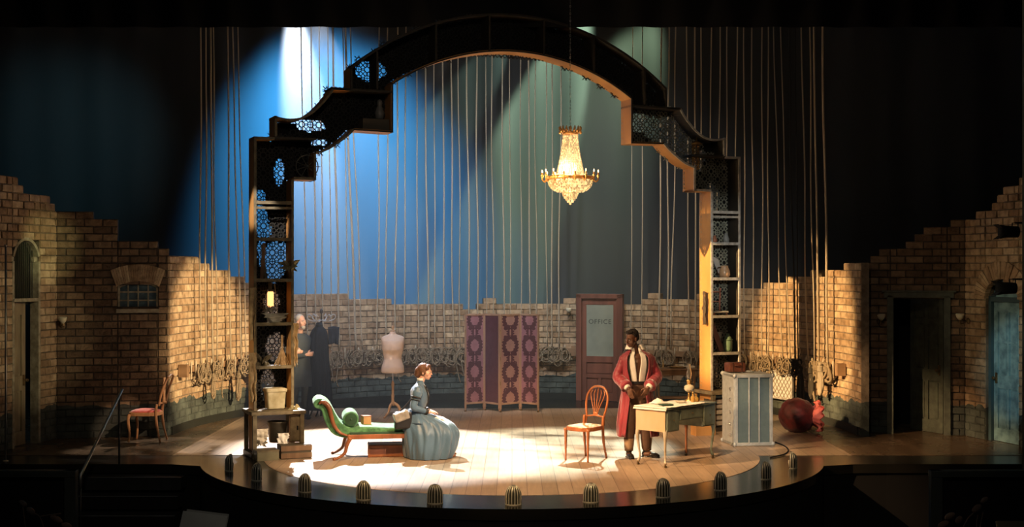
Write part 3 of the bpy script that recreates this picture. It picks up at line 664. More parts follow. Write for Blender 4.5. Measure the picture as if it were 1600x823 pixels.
for i, (pt_, pb_, rad) in enumerate(ropes):
    u = P_cu.upx(pb_); base = P_cu.off(u, .13, RAILZ + .05)
    p, dd = P_cu.at(u)
    topp = at(pt_, 42, base.y); X1 = (pt_ - 800) / FPX * (base.y - CAMY)
    zt = CAMZ + (HOR - 42) * (base.y - CAMY) / FPX
    N = 26; pts = []
    ph, am = rr.uniform(0, 6), rr.uniform(.006, .022)
    for k in range(N + 1):
        f = k / N; z = base.z + (8.9 - base.z) * f; g = min(1.2, (z - base.z) / (zt - base.z))
        e = math.sin(g * PI) if g < 1 else 0
        pts.append((base.x + (X1 - base.x) * (g ** .8) + am * math.sin(ph + g * 9) * (1 - g * .5), base.y + .01 * math.sin(g * 5 + ph), z))
    sd = names_side(pb_); cnt[sd] = cnt.get(sd, 0) + 1
    b = MB(); b.tube([(a[0] - base.x, a[1] - base.y, a[2]) for a in pts], rad * .82, 7)
    o = b.build('hanging_rope', M_rope, smooth=True); o.location = (base.x, base.y, 0)
    black = pb_ in (1253, 1258)
    if black: o.data.materials[0] = M_ropeK
    tag(o, f"{'black' if black else 'thick hemp' if rad > .019 else 'thin hemp' if rad < .0135 else 'hemp'} rope hanging {sd}, {ordn[cnt[sd]-1]} from the left there", 'rope', 'ropes hanging from above to the pin rails')
    rope_spots.append((u, pb_, rad, sd, cnt[sd], black))
# --- pin rails with belaying pins
def pinrail(px0, px1, label):
    u0, u1 = P_cu.upx(px0), P_cu.upx(px1); root = thing('pin_rail', label, 'rail', P_cu.off(u0, 0, RAILZ)); inv = -root.location
    b = MB(); n = max(2, int((u1 - u0) / .25)); us = [u0 + (u1 - u0) * i / n for i in range(n + 1)]
    for a, c in zip(us, us[1:]):
        P = [P_cu.off(a, .09, RAILZ - .05), P_cu.off(c, .09, RAILZ - .05), P_cu.off(c, .02, RAILZ - .05), P_cu.off(a, .02, RAILZ - .05)]
        b.add([p + inv for p in P] + [p + inv + V((0, 0, .1)) for p in P], [(0, 1, 2, 3), (7, 6, 5, 4), (4, 5, 1, 0), (5, 6, 2, 1), (6, 7, 3, 2), (7, 4, 0, 3)])
    for uu in (u0 + .02, u1 - .02):
        q, t = P_cu.at(uu); b.box(P_cu.off(uu, .09, RAILZ) + inv, (.12, .14, .2), Matrix.Rotation(math.atan2(t.y, t.x), 3, 'Z'))
    b.build('rail_board', M_rail, root)
    u = u0 + .12
    while u < u1 - .08:
        pb = MB(); pb.lathe([(.002, -.17), (.009, -.16), (.011, 0), (.016, .04), (.018, .09), (.01, .12), (.001, .125)], 6, P_cu.off(u, .11, RAILZ) + inv); pb.build('belaying_pin', M_pin, root); u += .2 if px1 < 400 or px0 > 1100 else .31
pinrail(278, 386, 'timber pin rail on the lit brick wall at the left')
pinrail(505, 900, 'long timber pin rail along the wall between the cloak stand and the office door')
pinrail(982, 1150, 'timber pin rail on the wall behind the desk')
pinrail(1160, 1322, 'timber pin rail on the lit brick wall right of the arch')
# --- rope coils hung on the rails
def coil(u, wd, ht, loops, rad, seed, label, m=M_coil, long=0, grp='rope coils hung on the pin rails'):
    rnd = random.Random(seed); p0 = P_cu.off(u, .15, RAILZ + .03); q, t = P_cu.at(u)
    b = MB()
    for k in range(loops):
        w_ = wd * rnd.uniform(.55, 1.1) / 2; h = ht * rnd.uniform(.75, 1.1); sk = rnd.uniform(-.35, .35); ox = rnd.uniform(-.25, .25) * wd; d = rnd.uniform(-.025, .04)
        pts = []
        for j in range(18):
            a = 2 * PI * j / 18; x = ox + w_ * math.sin(a) * (1 - .25 * math.cos(a)); z = -h / 2 + h / 2 * math.cos(a) + rnd.uniform(-.006, .006)
            pts.append((x + sk * z * .4 + .0, -d - .02 * math.sin(a * 2 + k), z + .04))
        b.tube(pts, rad, 6, True)
    for k in range(3):       # the turns that lash the coil
        z = -.04 - .02 * k; pts = [(wd * .18 * math.cos(a), -.045 * math.sin(a) - .005, z + .012 * math.sin(a + k)) for a in [2 * PI * j / 10 for j in range(10)]]
        b.tube(pts, rad, 6, True)
    if long:
        s = rnd.choice((-1, 1)); b.tube(rib([(s * wd * .1, -.02, 0), (s * wd * .5, -.04, -ht * .6), (s * wd * .3, -.04, -ht - long * .6), (s * wd * .35 + .05, -.03, -ht - long)], 12), rad, 6)
    o = b.build('rope_coil', m, smooth=True); o.location = p0; o.rotation_euler.z = math.atan2(t.y, t.x)
    return tag(o, label, 'rope coil', grp)
kk = {}; side2 = {'at the left': 'left pin rail'}
prev = None
for i, (u, px, rad, sd, c_, black) in enumerate(rope_spots):
    if px in (585, 599, 613) or 730 < px < 842 or 1095 < px < 1165: pass
    if 900 < px < 980 or 474 < px < 503: continue
    if 1095 < px < 1160: continue
    left, right = px < 400, px > 1160
    ht = rr.uniform(.26, .36) if not (left or right) else rr.uniform(.26, .34)
    kk[sd] = kk.get(sd, 0) + 1
    thick = rad > .019 and right
    coil(u + rr.uniform(-.03, .03), rr.uniform(.15, .24) if not thick else .26, ht, 5 if not thick else 6, .011 if not thick else .021, i,
         f"{'thick ' if thick else 'black ' if black else ''}coiled {'black' if black else 'tan'} rope hung {sd.replace('above the', 'on the').replace('on the seated', 'behind the seated')}, {ordn[kk[sd]-1]} from the left", M_ropeK if black else M_coil, long=.3 if i % 7 == 3 else 0)
# extra coils between the falls along the back rail
ex = [515, 572, 640, 657, 685, 700, 726, 868, 882]
for j, px in enumerate(ex):
    coil(P_cu.upx(px), .2, .3, 5, .011, 100 + j, f"loose looped rope on the back rail between falls, {ordn[j]} from the left", long=.25 if j % 3 == 0 else 0, grp='extra loops on the back pin rail')
def hank(px, ln, wd, label, m=M_coil, rad=.012, n=6, z0=RAILZ):
    u = P_cu.upx(px); q, t = P_cu.at(u); b = MB(); rnd = random.Random(px)
    for k in range(n):
        w_ = wd * (.4 + .6 * k / n) / 2; h = ln * rnd.uniform(.85, 1.0)
        pts = [(w_ * math.sin(a) * (.15 + .85 * (1 - math.cos(a)) / 2), -.01 * (k % 3) - .02, -h / 2 + h / 2 * math.cos(a)) for a in [2 * PI * j / 20 for j in range(20)]]
        b.tube(pts, rad, 6, True)
    for k in range(4): b.tube([(.035 * math.cos(a), -.03 + .035 * math.sin(a), -.05 - .022 * k) for a in [2 * PI * j / 8 for j in range(8)]], rad, 6, True)
    o = b.build('rope_hank', m, smooth=True); o.location = P_cu.off(u, .17, z0); o.rotation_euler.z = math.atan2(t.y, t.x); tag(o, label, 'rope')
hank(357, .52, .22, 'long tied hank of tan rope hanging lowest on the left pin rail', z0=.84)
hank(316, .42, .26, 'single wide loop of thick tan rope drooping from the left pin rail', rad=.018, n=2, z0=.86)
hank(1266, .75, .3, 'long black hank of rope hanging almost to the floor on the right wall', M_ropeK, .022, 8, z0=.95)
hank(1284, .6, .2, 'dark brown hank of rope beside the long black one', ropemat('dark_rope', (.09, .075, .05), (.03, .025, .02)), .02, 5, z0=.98)
hank(1300, .55, .22, 'thick orange-tan knotted rope at the right end of the right pin rail', M_rope, .024, 4, z0=1.04)
# ================================================================ FURNITURE
M_walnut = woodmat('carved_walnut', (.30, .11, .045), (.13, .045, .02), .35)
M_velvet = mat('green_velvet', (.085, .24, .10), .8, 0, (.03, .11, .045), 16, .2, 30, sheen=.15, thr=(.35, .65))
M_velvetD = mat('dark_green_velvet', (.012, .06, .028), .6, 0, (.006, .03, .012), 9)
M_cream = mat('cream_linen', (.62, .57, .48), .8, 0, (.5, .45, .36), 10, .2)
M_white = mat('white_cloth', (.75, .73, .68), .8, 0, (.6, .58, .54), 8, .15)
M_gold = mat('gilt_brass', (.75, .5, .2), .28, .9, (.5, .3, .1), 12)
M_leather = mat('brown_leather', (.17, .06, .035), .45, 0, (.09, .03, .02), 10, .2)
M_blackleather = mat('black_leather', (.015, .015, .018), .4)
def W(s, t, z): return V((.08 + s * math.cos(TH) - t * math.sin(TH), .2 + s * math.sin(TH) + t * math.cos(TH), z))
# --- chaise longue
ch = thing('chaise_longue', 'green velvet chaise longue with scrolled end and carved walnut frame, woman seated on its foot', 'chaise longue', (-2.44, -1.40, 0), R(10))
HW = .31
prof = rib([(-.22, .70, 0), (-.29, .73, 0), (-.31, .79, 0), (-.25, .845, 0), (-.16, .83, 0), (-.08, .76, 0), (-.02, .65, 0), (.05, .53, 0), (.14, .46, 0), (.26, .42, 0), (.26, .33, 0), (.10, .31, 0), (-.04, .36, 0), (-.12, .46, 0), (-.17, .58, 0), (-.19, .66, 0)], 64, True)
b = MB(); b.prism([(p.x, p.y) for p in prof], -HW + .015, HW - .015); b.build('scrolled_end', M_velvet, ch, bevel=.012)
b = MB(); b.grid(lambda u, v: (.2 + 1.22 * u, (-HW + .015) + (2 * HW - .03) * v, .345), 2, 2)
b = MB()
def seatp(u, v):
    a = 2 * PI * v; y = (HW - .01) * max(-1, min(1, 1.25 * math.cos(a))); z = .39 + .055 * max(-1, min(1, 1.3 * math.sin(a))); z += (.012 * math.sin(u * 9) if z > .4 else 0); return (.2 + 1.06 * u, y, z)
b.grid(seatp, 24, 20, False, True); b.build('seat_cushion', M_velvet, ch, smooth=True)
b = MB()
for y in (-HW, HW): b.box((.71, y, .32), (1.12, .05, .065))
for x in (.17, 1.25): b.box((x, 0, .32), (.05, 2 * HW, .065))
b.build('seat_rail', M_walnut, ch, bevel=.008)
b = MB(); b.box((.72, -HW - .006, .365), (1.08, .03, .035)); b.build('seat_border', M_velvetD, ch, bevel=.008)
for y in (-HW, HW):
    b = MB(); c = rib([(-.235, y, .775, ), (-.20, y, .80), (-.15, y, .785), (-.10, y, .72), (-.07, y, .60), (-.03, y, .48), (.05, y, .38), (.17, y, .33)], 28)
    b.tube(c, [.012 + .022 * math.sin(PI * (i / (len(c) - 1)) ** .8) for i in range(len(c))], 8, up=(0, 1, 0))
    b.build('scroll_arm', M_walnut, ch, smooth=True)
for x, y, s in ((.16, -HW, -1), (.16, HW, -1), (1.2, -HW, 1), (1.2, HW, 1)):
    b = MB(); c = rib([(x + .03 * s * -1, y, .31), (x - s * -.015, y, .22), (x + s * .05, y, .10), (x + s * .14, y, .035), (x + s * .19, y, .02)], 16)
    b.tube(c, [.045 - .027 * i / (len(c) - 1) for i in range(len(c))], 8, up=(0, 1, 0), flat=.7); b.ell((x + s * .19, y, .022), .024, nu=8, nv=6); b.build('leg', M_walnut, ch, smooth=True)
b = MB(); b.lathe([(.002, -.27), (.09, -.27), (.105, -.255), (.11, -.2), (.11, .2), (.105, .255), (.09, .27), (.002, .27)], 20, R_=Matrix.Rotation(R(90), 3, 'X'))
bo = b.build('bolster_pillow', M_velvet, None, smooth=True); tag(bo, 'green velvet bolster pillow lying across the chaise beside its scroll', 'pillow'); bo.location = ch.matrix_basis @ V((.20, .0, .555)); bo.rotation_euler.z = R(10)
b = MB(); b.lathe([(.001, .272), (.085, .272), (.085, .276), (.001, .276)], 20, R_=Matrix.Rotation(R(90), 3, 'X'), cap=False); b.lathe([(.001, .285), (.018, .28), (.018, .274)], 10, R_=Matrix.Rotation(R(90), 3, 'X')); plab(b.build('end_disc', M_velvetD, bo), 'dark green end disc')
b = MB(); b.box((0, 0, .055), (.11, .13, .11)); bx = b.build('small_box', woodmat('pale_box_wood', (.42, .24, .11), (.3, .16, .07)), bevel=.004); tag(bx, 'small plain wooden box sitting on the chaise seat by the bolster', 'box'); bx.location = ch.matrix_basis @ V((.42, .02, .447)); bx.rotation_euler.z = R(25)
b = MB(); b.box((0, 0, .008), (.115, .135, .014)); lid = b.build('box_lid', M_walnut, bx); lid.location = (0, 0, .11)
cr = thing('wooden_crate', 'red brown wooden crate lying under the chaise', 'crate', ch.matrix_basis @ V((.72, .05, 0)), R(8))
b = MB(); b.box((0, 0, .09), (.54, .34, .17)); b.build('crate_body', M_redwood, cr, bevel=.004); b = MB()
for z in (.03, .15): b.box((0, -.176, z), (.55, .012, .03))
for x in (-.26, .26): b.box((x, -.178, .09), (.03, .014, .17))
b.build('crate_batten', M_walnut, cr)
# --- side chairs
def spindle_chair(name, label, loc, rz, w, d, sh, bh, wood, seatm, style):
    t = thing(name, label, 'chair', loc, rz)
    b = MB(); n = 28
    def sp(u, v):
        a = 2 * PI * v; k = .55; cx, cy = math.cos(a), math.sin(a); r = 1 / (abs(cx) ** 3.2 + abs(cy) ** 3.2) ** (1 / 3.2)
        wf = 1 - .1 * (cy * r + 1) / 2
        return (cx * r * (w / 2 + .01) * wf, cy * r * (d / 2 + .01))
    ring = [sp(0, i / n) for i in range(n)]
    b.prism(ring, sh - .055, sh, 'z'); b.build('seat_rail', wood, t, bevel=.006)
    b = MB(); vs = []
    def cu(u, v): q = sp(0, v); s_ = math.cos(u * PI / 2); return (q[0] * .93 * s_, q[1] * .93 * s_, sh + (.045 if style == 'fiddle' else .02) * math.sin(u * PI / 2))
    b.grid(cu, 6, n, False, True); b.build('seat_cushion', seatm, t, smooth=True)
    for sx in (-1, 1):
        x = sx * (w / 2 - .03); y = -d / 2 + .03; b = MB()
        if style == 'fiddle': b.tube(rib([(x, y, sh - .03), (x + sx * .02, y - .015, sh * .75), (x, y, sh * .3), (x + sx * .008, y - .015, .015)], 12), [.026] * 3 + [.022] * 4 + [.016] * 6, 8)
        else: b.lathe([(.011, 0), (.014, .01), (.012, .05), (.018, sh * .55), (.023, sh - .06), (.028, sh - .05), (.028, sh - .02)], 10, (x, y, 0))
        b.build('leg', wood, t, smooth=True)
        x2 = sx * (w / 2 - .055); y2 = d / 2 - .02; b = MB()
        b.tube(rib([(x2 + sx * .015, y2 + .07, .01), (x2, y2 + .02, sh * .5), (x2, y2, sh - .02), (x2, y2 + .015, sh + .12)], 14), [.015] * 4 + [.02] * 12, 8); b.build('leg', wood, t, smooth=True)
    y2 = d / 2 - .01; lean = lambda z: y2 + .015 + (z - sh) * .22
    b = MB()
    if style == 'shield':
        cz, rz_, rx = (sh + .13 + bh) / 2 + .02, (bh - sh - .1) / 2, w / 2 - .03
        xb = w / 2 - .055; hp = [(xb, sh - .01), (xb - .015, sh + .09), (xb + .005, sh + .2), (xb + .018, sh + .32), (xb - .005, bh - .09), (xb * .55, bh - .015)]
        b.tube(rib([(x, lean(z), z) for x, z in hp] + [(0, lean(bh), bh)] + [(-x, lean(z), z) for x, z in hp[::-1]], 48), .016, 8)
        b.build('back_frame', wood, t, smooth=True)
        for k in range(5):
            f = (k - 2) / 2; b = MB(); b.tube(rib([(f * .03, lean(sh + .12), sh + .12), (f * .045, lean(sh + .2), sh + .2), (f * rx * .62, lean(cz + .05), cz + .05), (f * rx * .5, lean(bh - .03), bh - .03 - abs(f) * .03)], 12), .0075, 6); b.build('back_splat', wood, t, smooth=True)
        b = MB(); b.tube([(-xb + .01, lean(sh + .1), sh + .10), (0, lean(sh + .12), sh + .12), (xb - .01, lean(sh + .1), sh + .10)], .014, 8); b.ell((0, lean(sh + .13), sh + .14), (.045, .012, .03), nu=10, nv=6); b.build('back_rail', wood, t, smooth=True)
    else:
        for sx in (-1, 1): b.tube(rib([(sx * (w / 2 - .055), lean(sh + .1), sh + .1), (sx * (w / 2 - .04), lean(sh + .3), sh + .3), (sx * (w / 2 - .06), lean(bh) + .03, bh - .02)], 12), .018, 8)
        b.tube(rib([(-(w / 2 - .06), lean(bh) + .03, bh - .02), (-.09, lean(bh) + .04, bh - .005), (0, lean(bh) + .045, bh + .015), (.09, lean(bh) + .04, bh - .005), (w / 2 - .06, lean(bh) + .03, bh - .02)], 16), .02, 8)
        b.build('back_frame', wood, t, smooth=True)
        b = MB(); b.prism([(-.05, sh + .14), (.05, sh + .14), (.03, sh + .25), (.07, sh + .36), (.05, bh - .03), (-.05, bh - .03), (-.07, sh + .36), (-.03, sh + .25)], y2 + .06, y2 + .075); b.build('back_splat', wood, t)
        b = MB(); b.tube([(-(w / 2 - .05), lean(sh + .13), sh + .13), ((w / 2 - .05), lean(sh + .13), sh + .13)], .014, 8); b.build('back_rail', wood, t, smooth=True)
    return t
M_chairwood = woodmat('polished_chair_wood', (.36, .13, .05), (.18, .06, .025), .25)
M_cane = mat('worn_tan_seat', (.55, .38, .22), .7, 0, (.3, .16, .08), 14, .2)
M_goldwood = woodmat('faded_gilt_wood', (.50, .27, .12), (.3, .14, .06), .4)
M_redseat = mat('faded_red_upholstery', (.62, .09, .05), .7, 0, (.42, .05, .03), 20, .3, sheen=.4)
spindle_chair('side_chair', 'polished brown chair with oval spindled back standing left of the man in the robe', (.995, -1.635, 0), R(-36.6), .42, .46, .47, .98, M_chairwood, M_cane, 'shield')
spindle_chair('side_chair', 'gilt wooden chair with red upholstered seat against the dark brick at the left', (-5.53, .24, 0), R(-92), .42, .44, .46, 1.0, M_goldwood, M_redseat, 'fiddle')
# --- dress form
df = thing('dress_form', 'cream linen torso dress form on a turned wooden tripod stand', 'dress form', (-2.105, 3.5, 0), R(12))
b = MB(); T = []
lv = [(.78, .185, .135), (.80, .205, .145), (.88, .20, .145), (.96, .175, .125), (1.03, .155, .115), (1.10, .165, .12), (1.20, .19, .135), (1.30, .20, .13), (1.37, .205, .11), (1.41, .195, .085), (1.435, .15, .07), (1.455, .085, .06), (1.475, .058, .055), (1.51, .05, .05), (1.515, .045, .045)]
def tor(u, v):
    f = u * (len(lv) - 1); i = min(int(f), len(lv) - 2); q = f - i; z, rx, ry = [lv[i][k] * (1 - q) + lv[i + 1][k] * q for k in range(3)]; a = 2 * PI * v
    return (rx * math.cos(a), ry * math.sin(a) * (1 + (.15 if math.sin(a) < 0 and 1.15 < z < 1.36 else 0)) , z)
b.grid(tor, 57, 28, False, True); b.add([tor(0, i / 28) for i in range(28)], [tuple(range(28))[::-1]]); b.build('torso', mat('peach_cream_linen', (.78, .60, .46), .75, 0, (.72, .54, .4), 5), df, smooth=True)
M_palewood = woodmat('pale_turned_wood', (.55, .36, .2), (.38, .22, .11), .4)
b = MB(); b.lathe([(.05, 1.512), (.05, 1.53), (.02, 1.535), (.014, 1.55), (.024, 1.57), (.024, 1.6), (.012, 1.62), (.001, 1.625)], 12); b.build('neck_knob', M_palewood, df, smooth=True)
b = MB(); b.lathe([(.012, .6), (.012, .8)], 10); b.build('steel_rod', mat('dull_steel', (.5, .5, .5), .35, .9), df)
b = MB(); b.lathe([(.03, .2), (.036, .24), (.03, .28), (.024, .32), (.03, .38), (.022, .42), (.02, .52), (.028, .56), (.026, .6), (.014, .64)], 12); b.build('turned_column', M_palewood, df, smooth=True)
for k in range(3):
    a = R(-150 + 120 * k + 20); c, s = math.cos(a), math.sin(a); b = MB(); pts = rib([(.01 * c, .01 * s, .25), (.09 * c, .09 * s, .2), (.14 * c, .14 * s, .1), (.24 * c, .24 * s, .03), (.28 * c, .28 * s, .02)], 16)
    b.tube(pts, [.03 - .014 * i / len(pts) for i in range(len(pts))], 8, flat=.7); b.build('leg', M_palewood, df, smooth=True)
# --- folding screen
M_scrf = woodmat('screen_frame_wood', (.42, .27, .18), (.28, .17, .11), .5)
M_dam = mat('mauve_brocade', (.33, .15, .175), .6, 0, (.26, .11, .135), 5, .15, 40, sheen=.3, thr=(.35, .65))
M_dam2 = mat('rosy_tan_brocade', (.38, .21, .17), .6, 0, (.31, .16, .13), 5, .15, 40, sheen=.3)
M_damD = mat('dark_plum_brocade', (.10, .04, .052), .65, 0, (.08, .03, .04), 9, .15, 40)
def damask(x, z, w):
    P = .48; v = ((z + .16) % P) / P; v = 2 * v - 1; x = abs(x) / (w / 2)     # v in -1..1, 0 = middle of a medallion
    th = abs(v)
    ro = .80 - .42 * max(0, (th - .42)) / .4 if th > .42 else .80
    ro = .9 * math.sqrt(max(0, 1 - (th / .80) ** 2.6)) + .06 * math.sin(v * 26)
    ri = .50 * math.sqrt(max(0, 1 - (th / .46) ** 1.6)) + .05 * math.sin(v * 30)
    ring = th < .80 and ri < x < ro
    knot = th > .62 and x < .34 + .12 * math.cos((th - .62) * 22) and not (x < .07 and th > .7)
    scroll = ((x - .48) ** 2 * .5 + (th - .66) ** 2 * 1.6) < .035 and ((x - .52) ** 2 + (th - .62) ** 2 * 2) > .004
    return ring or knot or scroll
xs = [at(726, 0, 4.30), at(757, 0, 4.56), at(781, 0, 4.20), at(813, 0, 4.52), at(842, 0, 4.22)]
scr = thing('folding_screen', 'four panel folding screen of mauve brocade with dark medallions in a wooden frame', 'screen', (xs[2].x, xs[2].y, 0))
for k in range(4):
    a, c = xs[k] - scr.location, xs[k + 1] - scr.location; a.z = c.z = 0; Lx = (c - a).length
    pn = MB(); pn.box((.018, 0, .93), (.03, .028, 1.72)); pn.box((Lx - .018, 0, .93), (.03, .028, 1.72)); pn.box((Lx / 2, 0, 1.775), (Lx - .04, .028, .035)); pn.box((Lx / 2, 0, .155), (Lx - .04, .028, .035))
    for xx in (.018, Lx - .018): pn.lathe([(.008, .02), (.012, .05), (.014, .08)], 8, (xx, 0, 0))
    p = pn.build('screen_panel', M_scrf, scr, bevel=.003); p.location = a; p.rotation_euler.z = math.atan2(c.y - a.y, c.x - a.x)
    f = MB(); cs = .0115; nx = int((Lx - .06) / cs); nz = int(1.59 / cs); cw = (Lx - .06) / nx
    vs = [(.03 + i * cw, -.004, .17 + j * cs) for j in range(nz + 1) for i in range(nx + 1)]
    for j in range(nz):
        for i in range(nx):
            f.slot = 1 if (k == 1 or damask(.03 + (i + .5) * cw - Lx / 2, (j + .5) * cs, Lx - .06)) else 0
            o_ = j * (nx + 1) + i; f.f.append((o_, o_ + 1, o_ + nx + 2, o_ + nx + 1)); f.m.append(f.slot)
    f.v = [V(v) for v in vs]
    q = f.build('fabric', [M_dam2 if k == 2 else M_dam, M_damD], p, solid=.004)
    if k == 1: plab(q, 'plain dark plum back cloth')
    for xx in (.018, Lx - .018):
        if k == 3 or xx < .1:
            cb = MB(); cb.lathe([(.002, -.012), (.018, -.012), (.018, .012), (.002, .012)], 10, (xx, 0, .019), Matrix.Rotation(R(90), 3, 'X')); cb.build('caster', M_bronze, p)
    for z in (.5, .95, 1.45):
        hb = MB(); hb.lathe([(.007, 0), (.007, .06)], 8, (0, -.016, z)); hb.build('hinge', M_bronze, p)
# --- writing desk
M_deskG = mat('scuffed_grey_green_paint', (.19, .235, .19), .5, 0, (.10, .12, .10), 6, .2, thr=(.35, .6))
M_deskW = mat('bare_stripped_wood', (.46, .33, .22), .5, 0, (.42, .27, .14), 3, .15, stretch=(1, 1, .4))
M_deskL = mat('pale_painted_leg', (.42, .38, .31), .5, 0, (.3, .24, .16), 7, .15)
dk = thing('writing_desk', 'small kneehole desk with grey green front and stripped end, on pale cabriole legs', 'desk', (2.006, -2.40, 0), R(48))
DL, DW, DZ = 1.16, .48, .785
b = MB(); b.box((DL / 2, DW / 2, DZ - .012), (DL + .05, DW + .05, .025)); b.build('table_top', M_deskG, dk, bevel=.006)
b = MB(); b.box((DL / 2, DW / 2, .685), (DL, DW, .17)); b.box((.15, DW / 2, .55), (.3, DW, .16)); b.box((DL - .15, DW / 2, .55), (.3, DW, .16)); b.build('desk_body', M_deskG, dk)
b = MB(); b.box((-.004, DW / 2, .62), (.014, DW - .01, .29)); plab(b.build('end_panel', M_deskW, dk), 'bare stripped wood end panel')
for x0, x1, z0, z1 in ((.015, .285, .485, .755), (.315, DL - .315, .61, .755), (DL - .285, DL - .015, .485, .755)):
    b = MB(); b.box(((x0 + x1) / 2, -.007, (z0 + z1) / 2), (x1 - x0, .018, z1 - z0)); dd = b.build('drawer', M_deskG, dk, bevel=.004)
    b = MB(); b.lathe([(.005, 0), (.005, .012), (.011, .018), (.001, .024)], 8, ((x0 + x1) / 2, -.016, (z0 + z1) / 2), Matrix.Rotation(R(90), 3, 'X')); b.build('drawer_knob', M_bronze, dd)
for x, y, mm in ((.03, .03, M_deskL), (.03, DW - .03, M_deskL), (DL - .03, .03, M_deskG), (DL - .03, DW - .03, M_walnut)):
    sx, sy = (-1 if x < .5 else 1), (-1 if y < .2 else 1); b = MB()
    b.tube(rib([(x, y, .50), (x + sx * .02, y + sy * .015, .42), (x + sx * .008, y + sy * .005, .27), (x - sx * .008, y - sy * .005, .13), (x + sx * .012, y + sy * .01, .055)], 20), [.034, .035, .034, .032, .03, .027, .024, .021, .019, .018, .017, .016, .015, .0145, .014, .014, .015, .017, .02, .021, .021], 10)
    l = b.build('leg', mm, dk, smooth=True); b = MB(); b.lathe([(.002, -.01), (.02, -.01), (.02, .01), (.002, .01)], 10, (x + sx * .012, y + sy * .01, .021), Matrix.Rotation(R(60), 3, 'X')); b.lathe([(.006, .03), (.01, .06)], 8, (x + sx * .012, y + sy * .01, 0)); b.build('caster', M_bronze, l)
Dm = dk.matrix_basis.copy(); Dm = Matrix.Translation((2.006, -2.40, 0)) @ Matrix.Rotation(R(48), 4, 'Z')
rn = random.Random(5)
def clothp(u, v):
    x = -.04 + 1.0 * u; y = -.03 + (DW + .055) * v + .02 * MN.noise(V((u * 6, v * 6, 0))); z = DZ + .006 + .006 * abs(MN.noise(V((u * 9, v * 9, 2))))
    if x < -.027: z -= (-.027 - x) * 3.0; x = -.034
    if v < .08 : y += .0
    return (x, y, z)
b = MB(); b.grid(clothp, 40, 18); c = b.build('table_cloth', M_white, smooth=True, solid=.003); tag(c, 'rumpled white cloth lying on the desk top', 'cloth'); c.location = dk.location; c.rotation_euler = dk.rotation_euler
b = MB(); b.grid(lambda u, v: ((u - .5) * .2, (v - .5) * .16, .01 + .05 * math.sin(u * PI) * math.sin(v * PI) * (1 + .8 * MN.noise(V((u * 7, v * 7, 1))))), 14, 14); c = b.build('napkin', M_white, smooth=True, solid=.004); tag(c, 'crumpled white napkin heaped on the cloth near the man', 'napkin'); c.location = Dm @ V((.34, .36, DZ + .012)); c.rotation_euler.z = R(30)
b = MB(); b.box((0, 0, .009), (.17, .11, .016)); bk = b.build('open_notebook', mat('dark_green_bookcloth', (.03, .07, .05), .6), bevel=.003); tag(bk, 'dark green notebook lying on the white cloth near the desk front', 'book'); bk.location = Dm @ V((.22, .15, DZ + .014)); bk.rotation_euler.z = R(20)
b = MB(); b.box((0, 0, .006), (.16, .1, .007)); b.build('pages', M_cream, bk)
b = MB(); b.lathe([(.002, 0), (.05, 0), (.075, .012), (.08, .016), (.07, .012), (.002, .006)], 20, cap=False); pl = b.build('saucer', M_cream, smooth=True); tag(pl, 'shallow pale dish on the white cloth in the middle of the desk', 'dish'); pl.location = Dm @ V((.66, .22, DZ + .014))
# oil lamp and bottles
M_glass = mat('clear_lamp_glass', (.95, .95, .92), .05, 0, (.9, .9, .86), 3, trans=.95)
M_amber = mat('amber_glass', (.62, .38, .10), .1, 0, (.5, .3, .08), 3, trans=.5)
ol = thing('oil_lamp', 'brass and glass oil lamp with a tall glass chimney on the desk', 'lamp', Dm @ V((.98, .30, DZ + .004)))
b = MB(); b.lathe([(.001, 0), (.06, 0), (.062, .012), (.03, .03), (.016, .05), (.02, .07), (.014, .09), (.02, .12)], 20); b.build('lamp_base', M_gold, ol, smooth=True)
b = MB(); b.lathe([(.015, .12), (.055, .14), (.072, .17), (.065, .205), (.03, .225), (.02, .23)], 20); b.build('font', mat('pressed_glass', (.7, .68, .55), .1, 0, (.6, .55, .4), 12, trans=.4), ol, smooth=True)
b = MB(); b.lathe([(.022, .23), (.03, .24), (.028, .27), (.036, .28), (.036, .29), (.02, .295)], 16); b.tube([(.02, 0, .255), (.06, 0, .255)], .003, 6); b.lathe([(.001, 0), (.012, 0), (.012, .004), (.001, .004)], 10, (.06, 0, .255), Matrix.Rotation(R(90), 3, 'Y')); b.build('burner', M_gold, ol, smooth=True)
b = MB(); b.lathe([(.024, .29), (.03, .32), (.038, .35), (.034, .39), (.024, .44), (.02, .50), (.021, .52)], 20, cap=False); b.build('chimney', M_glass, ol, smooth=True, solid=.002)
for x, y, h, r, l in ((.86, .16, .12, .028, 'amber glass bottle with a stopper standing left of the oil lamp'), (.93, .15, .09, .04, 'squat amber glass jar close in front of the oil lamp')):
    b = MB(); b.lathe([(.001, 0), (r, 0), (r * 1.05, .01), (r, h * .55), (r * .4, h * .75), (r * .38, h * .95), (r * .5, h)], 16); o = b.build('glass_bottle', M_amber, smooth=True); tag(o, l, 'bottle'); o.location = Dm @ V((x, y, DZ + .008))
    b = MB(); b.lathe([(r * .3, h), (r * .42, h + .005), (r * .4, h + .018), (.001, h + .022)], 10); b.build('stopper', M_gold, o, smooth=True)
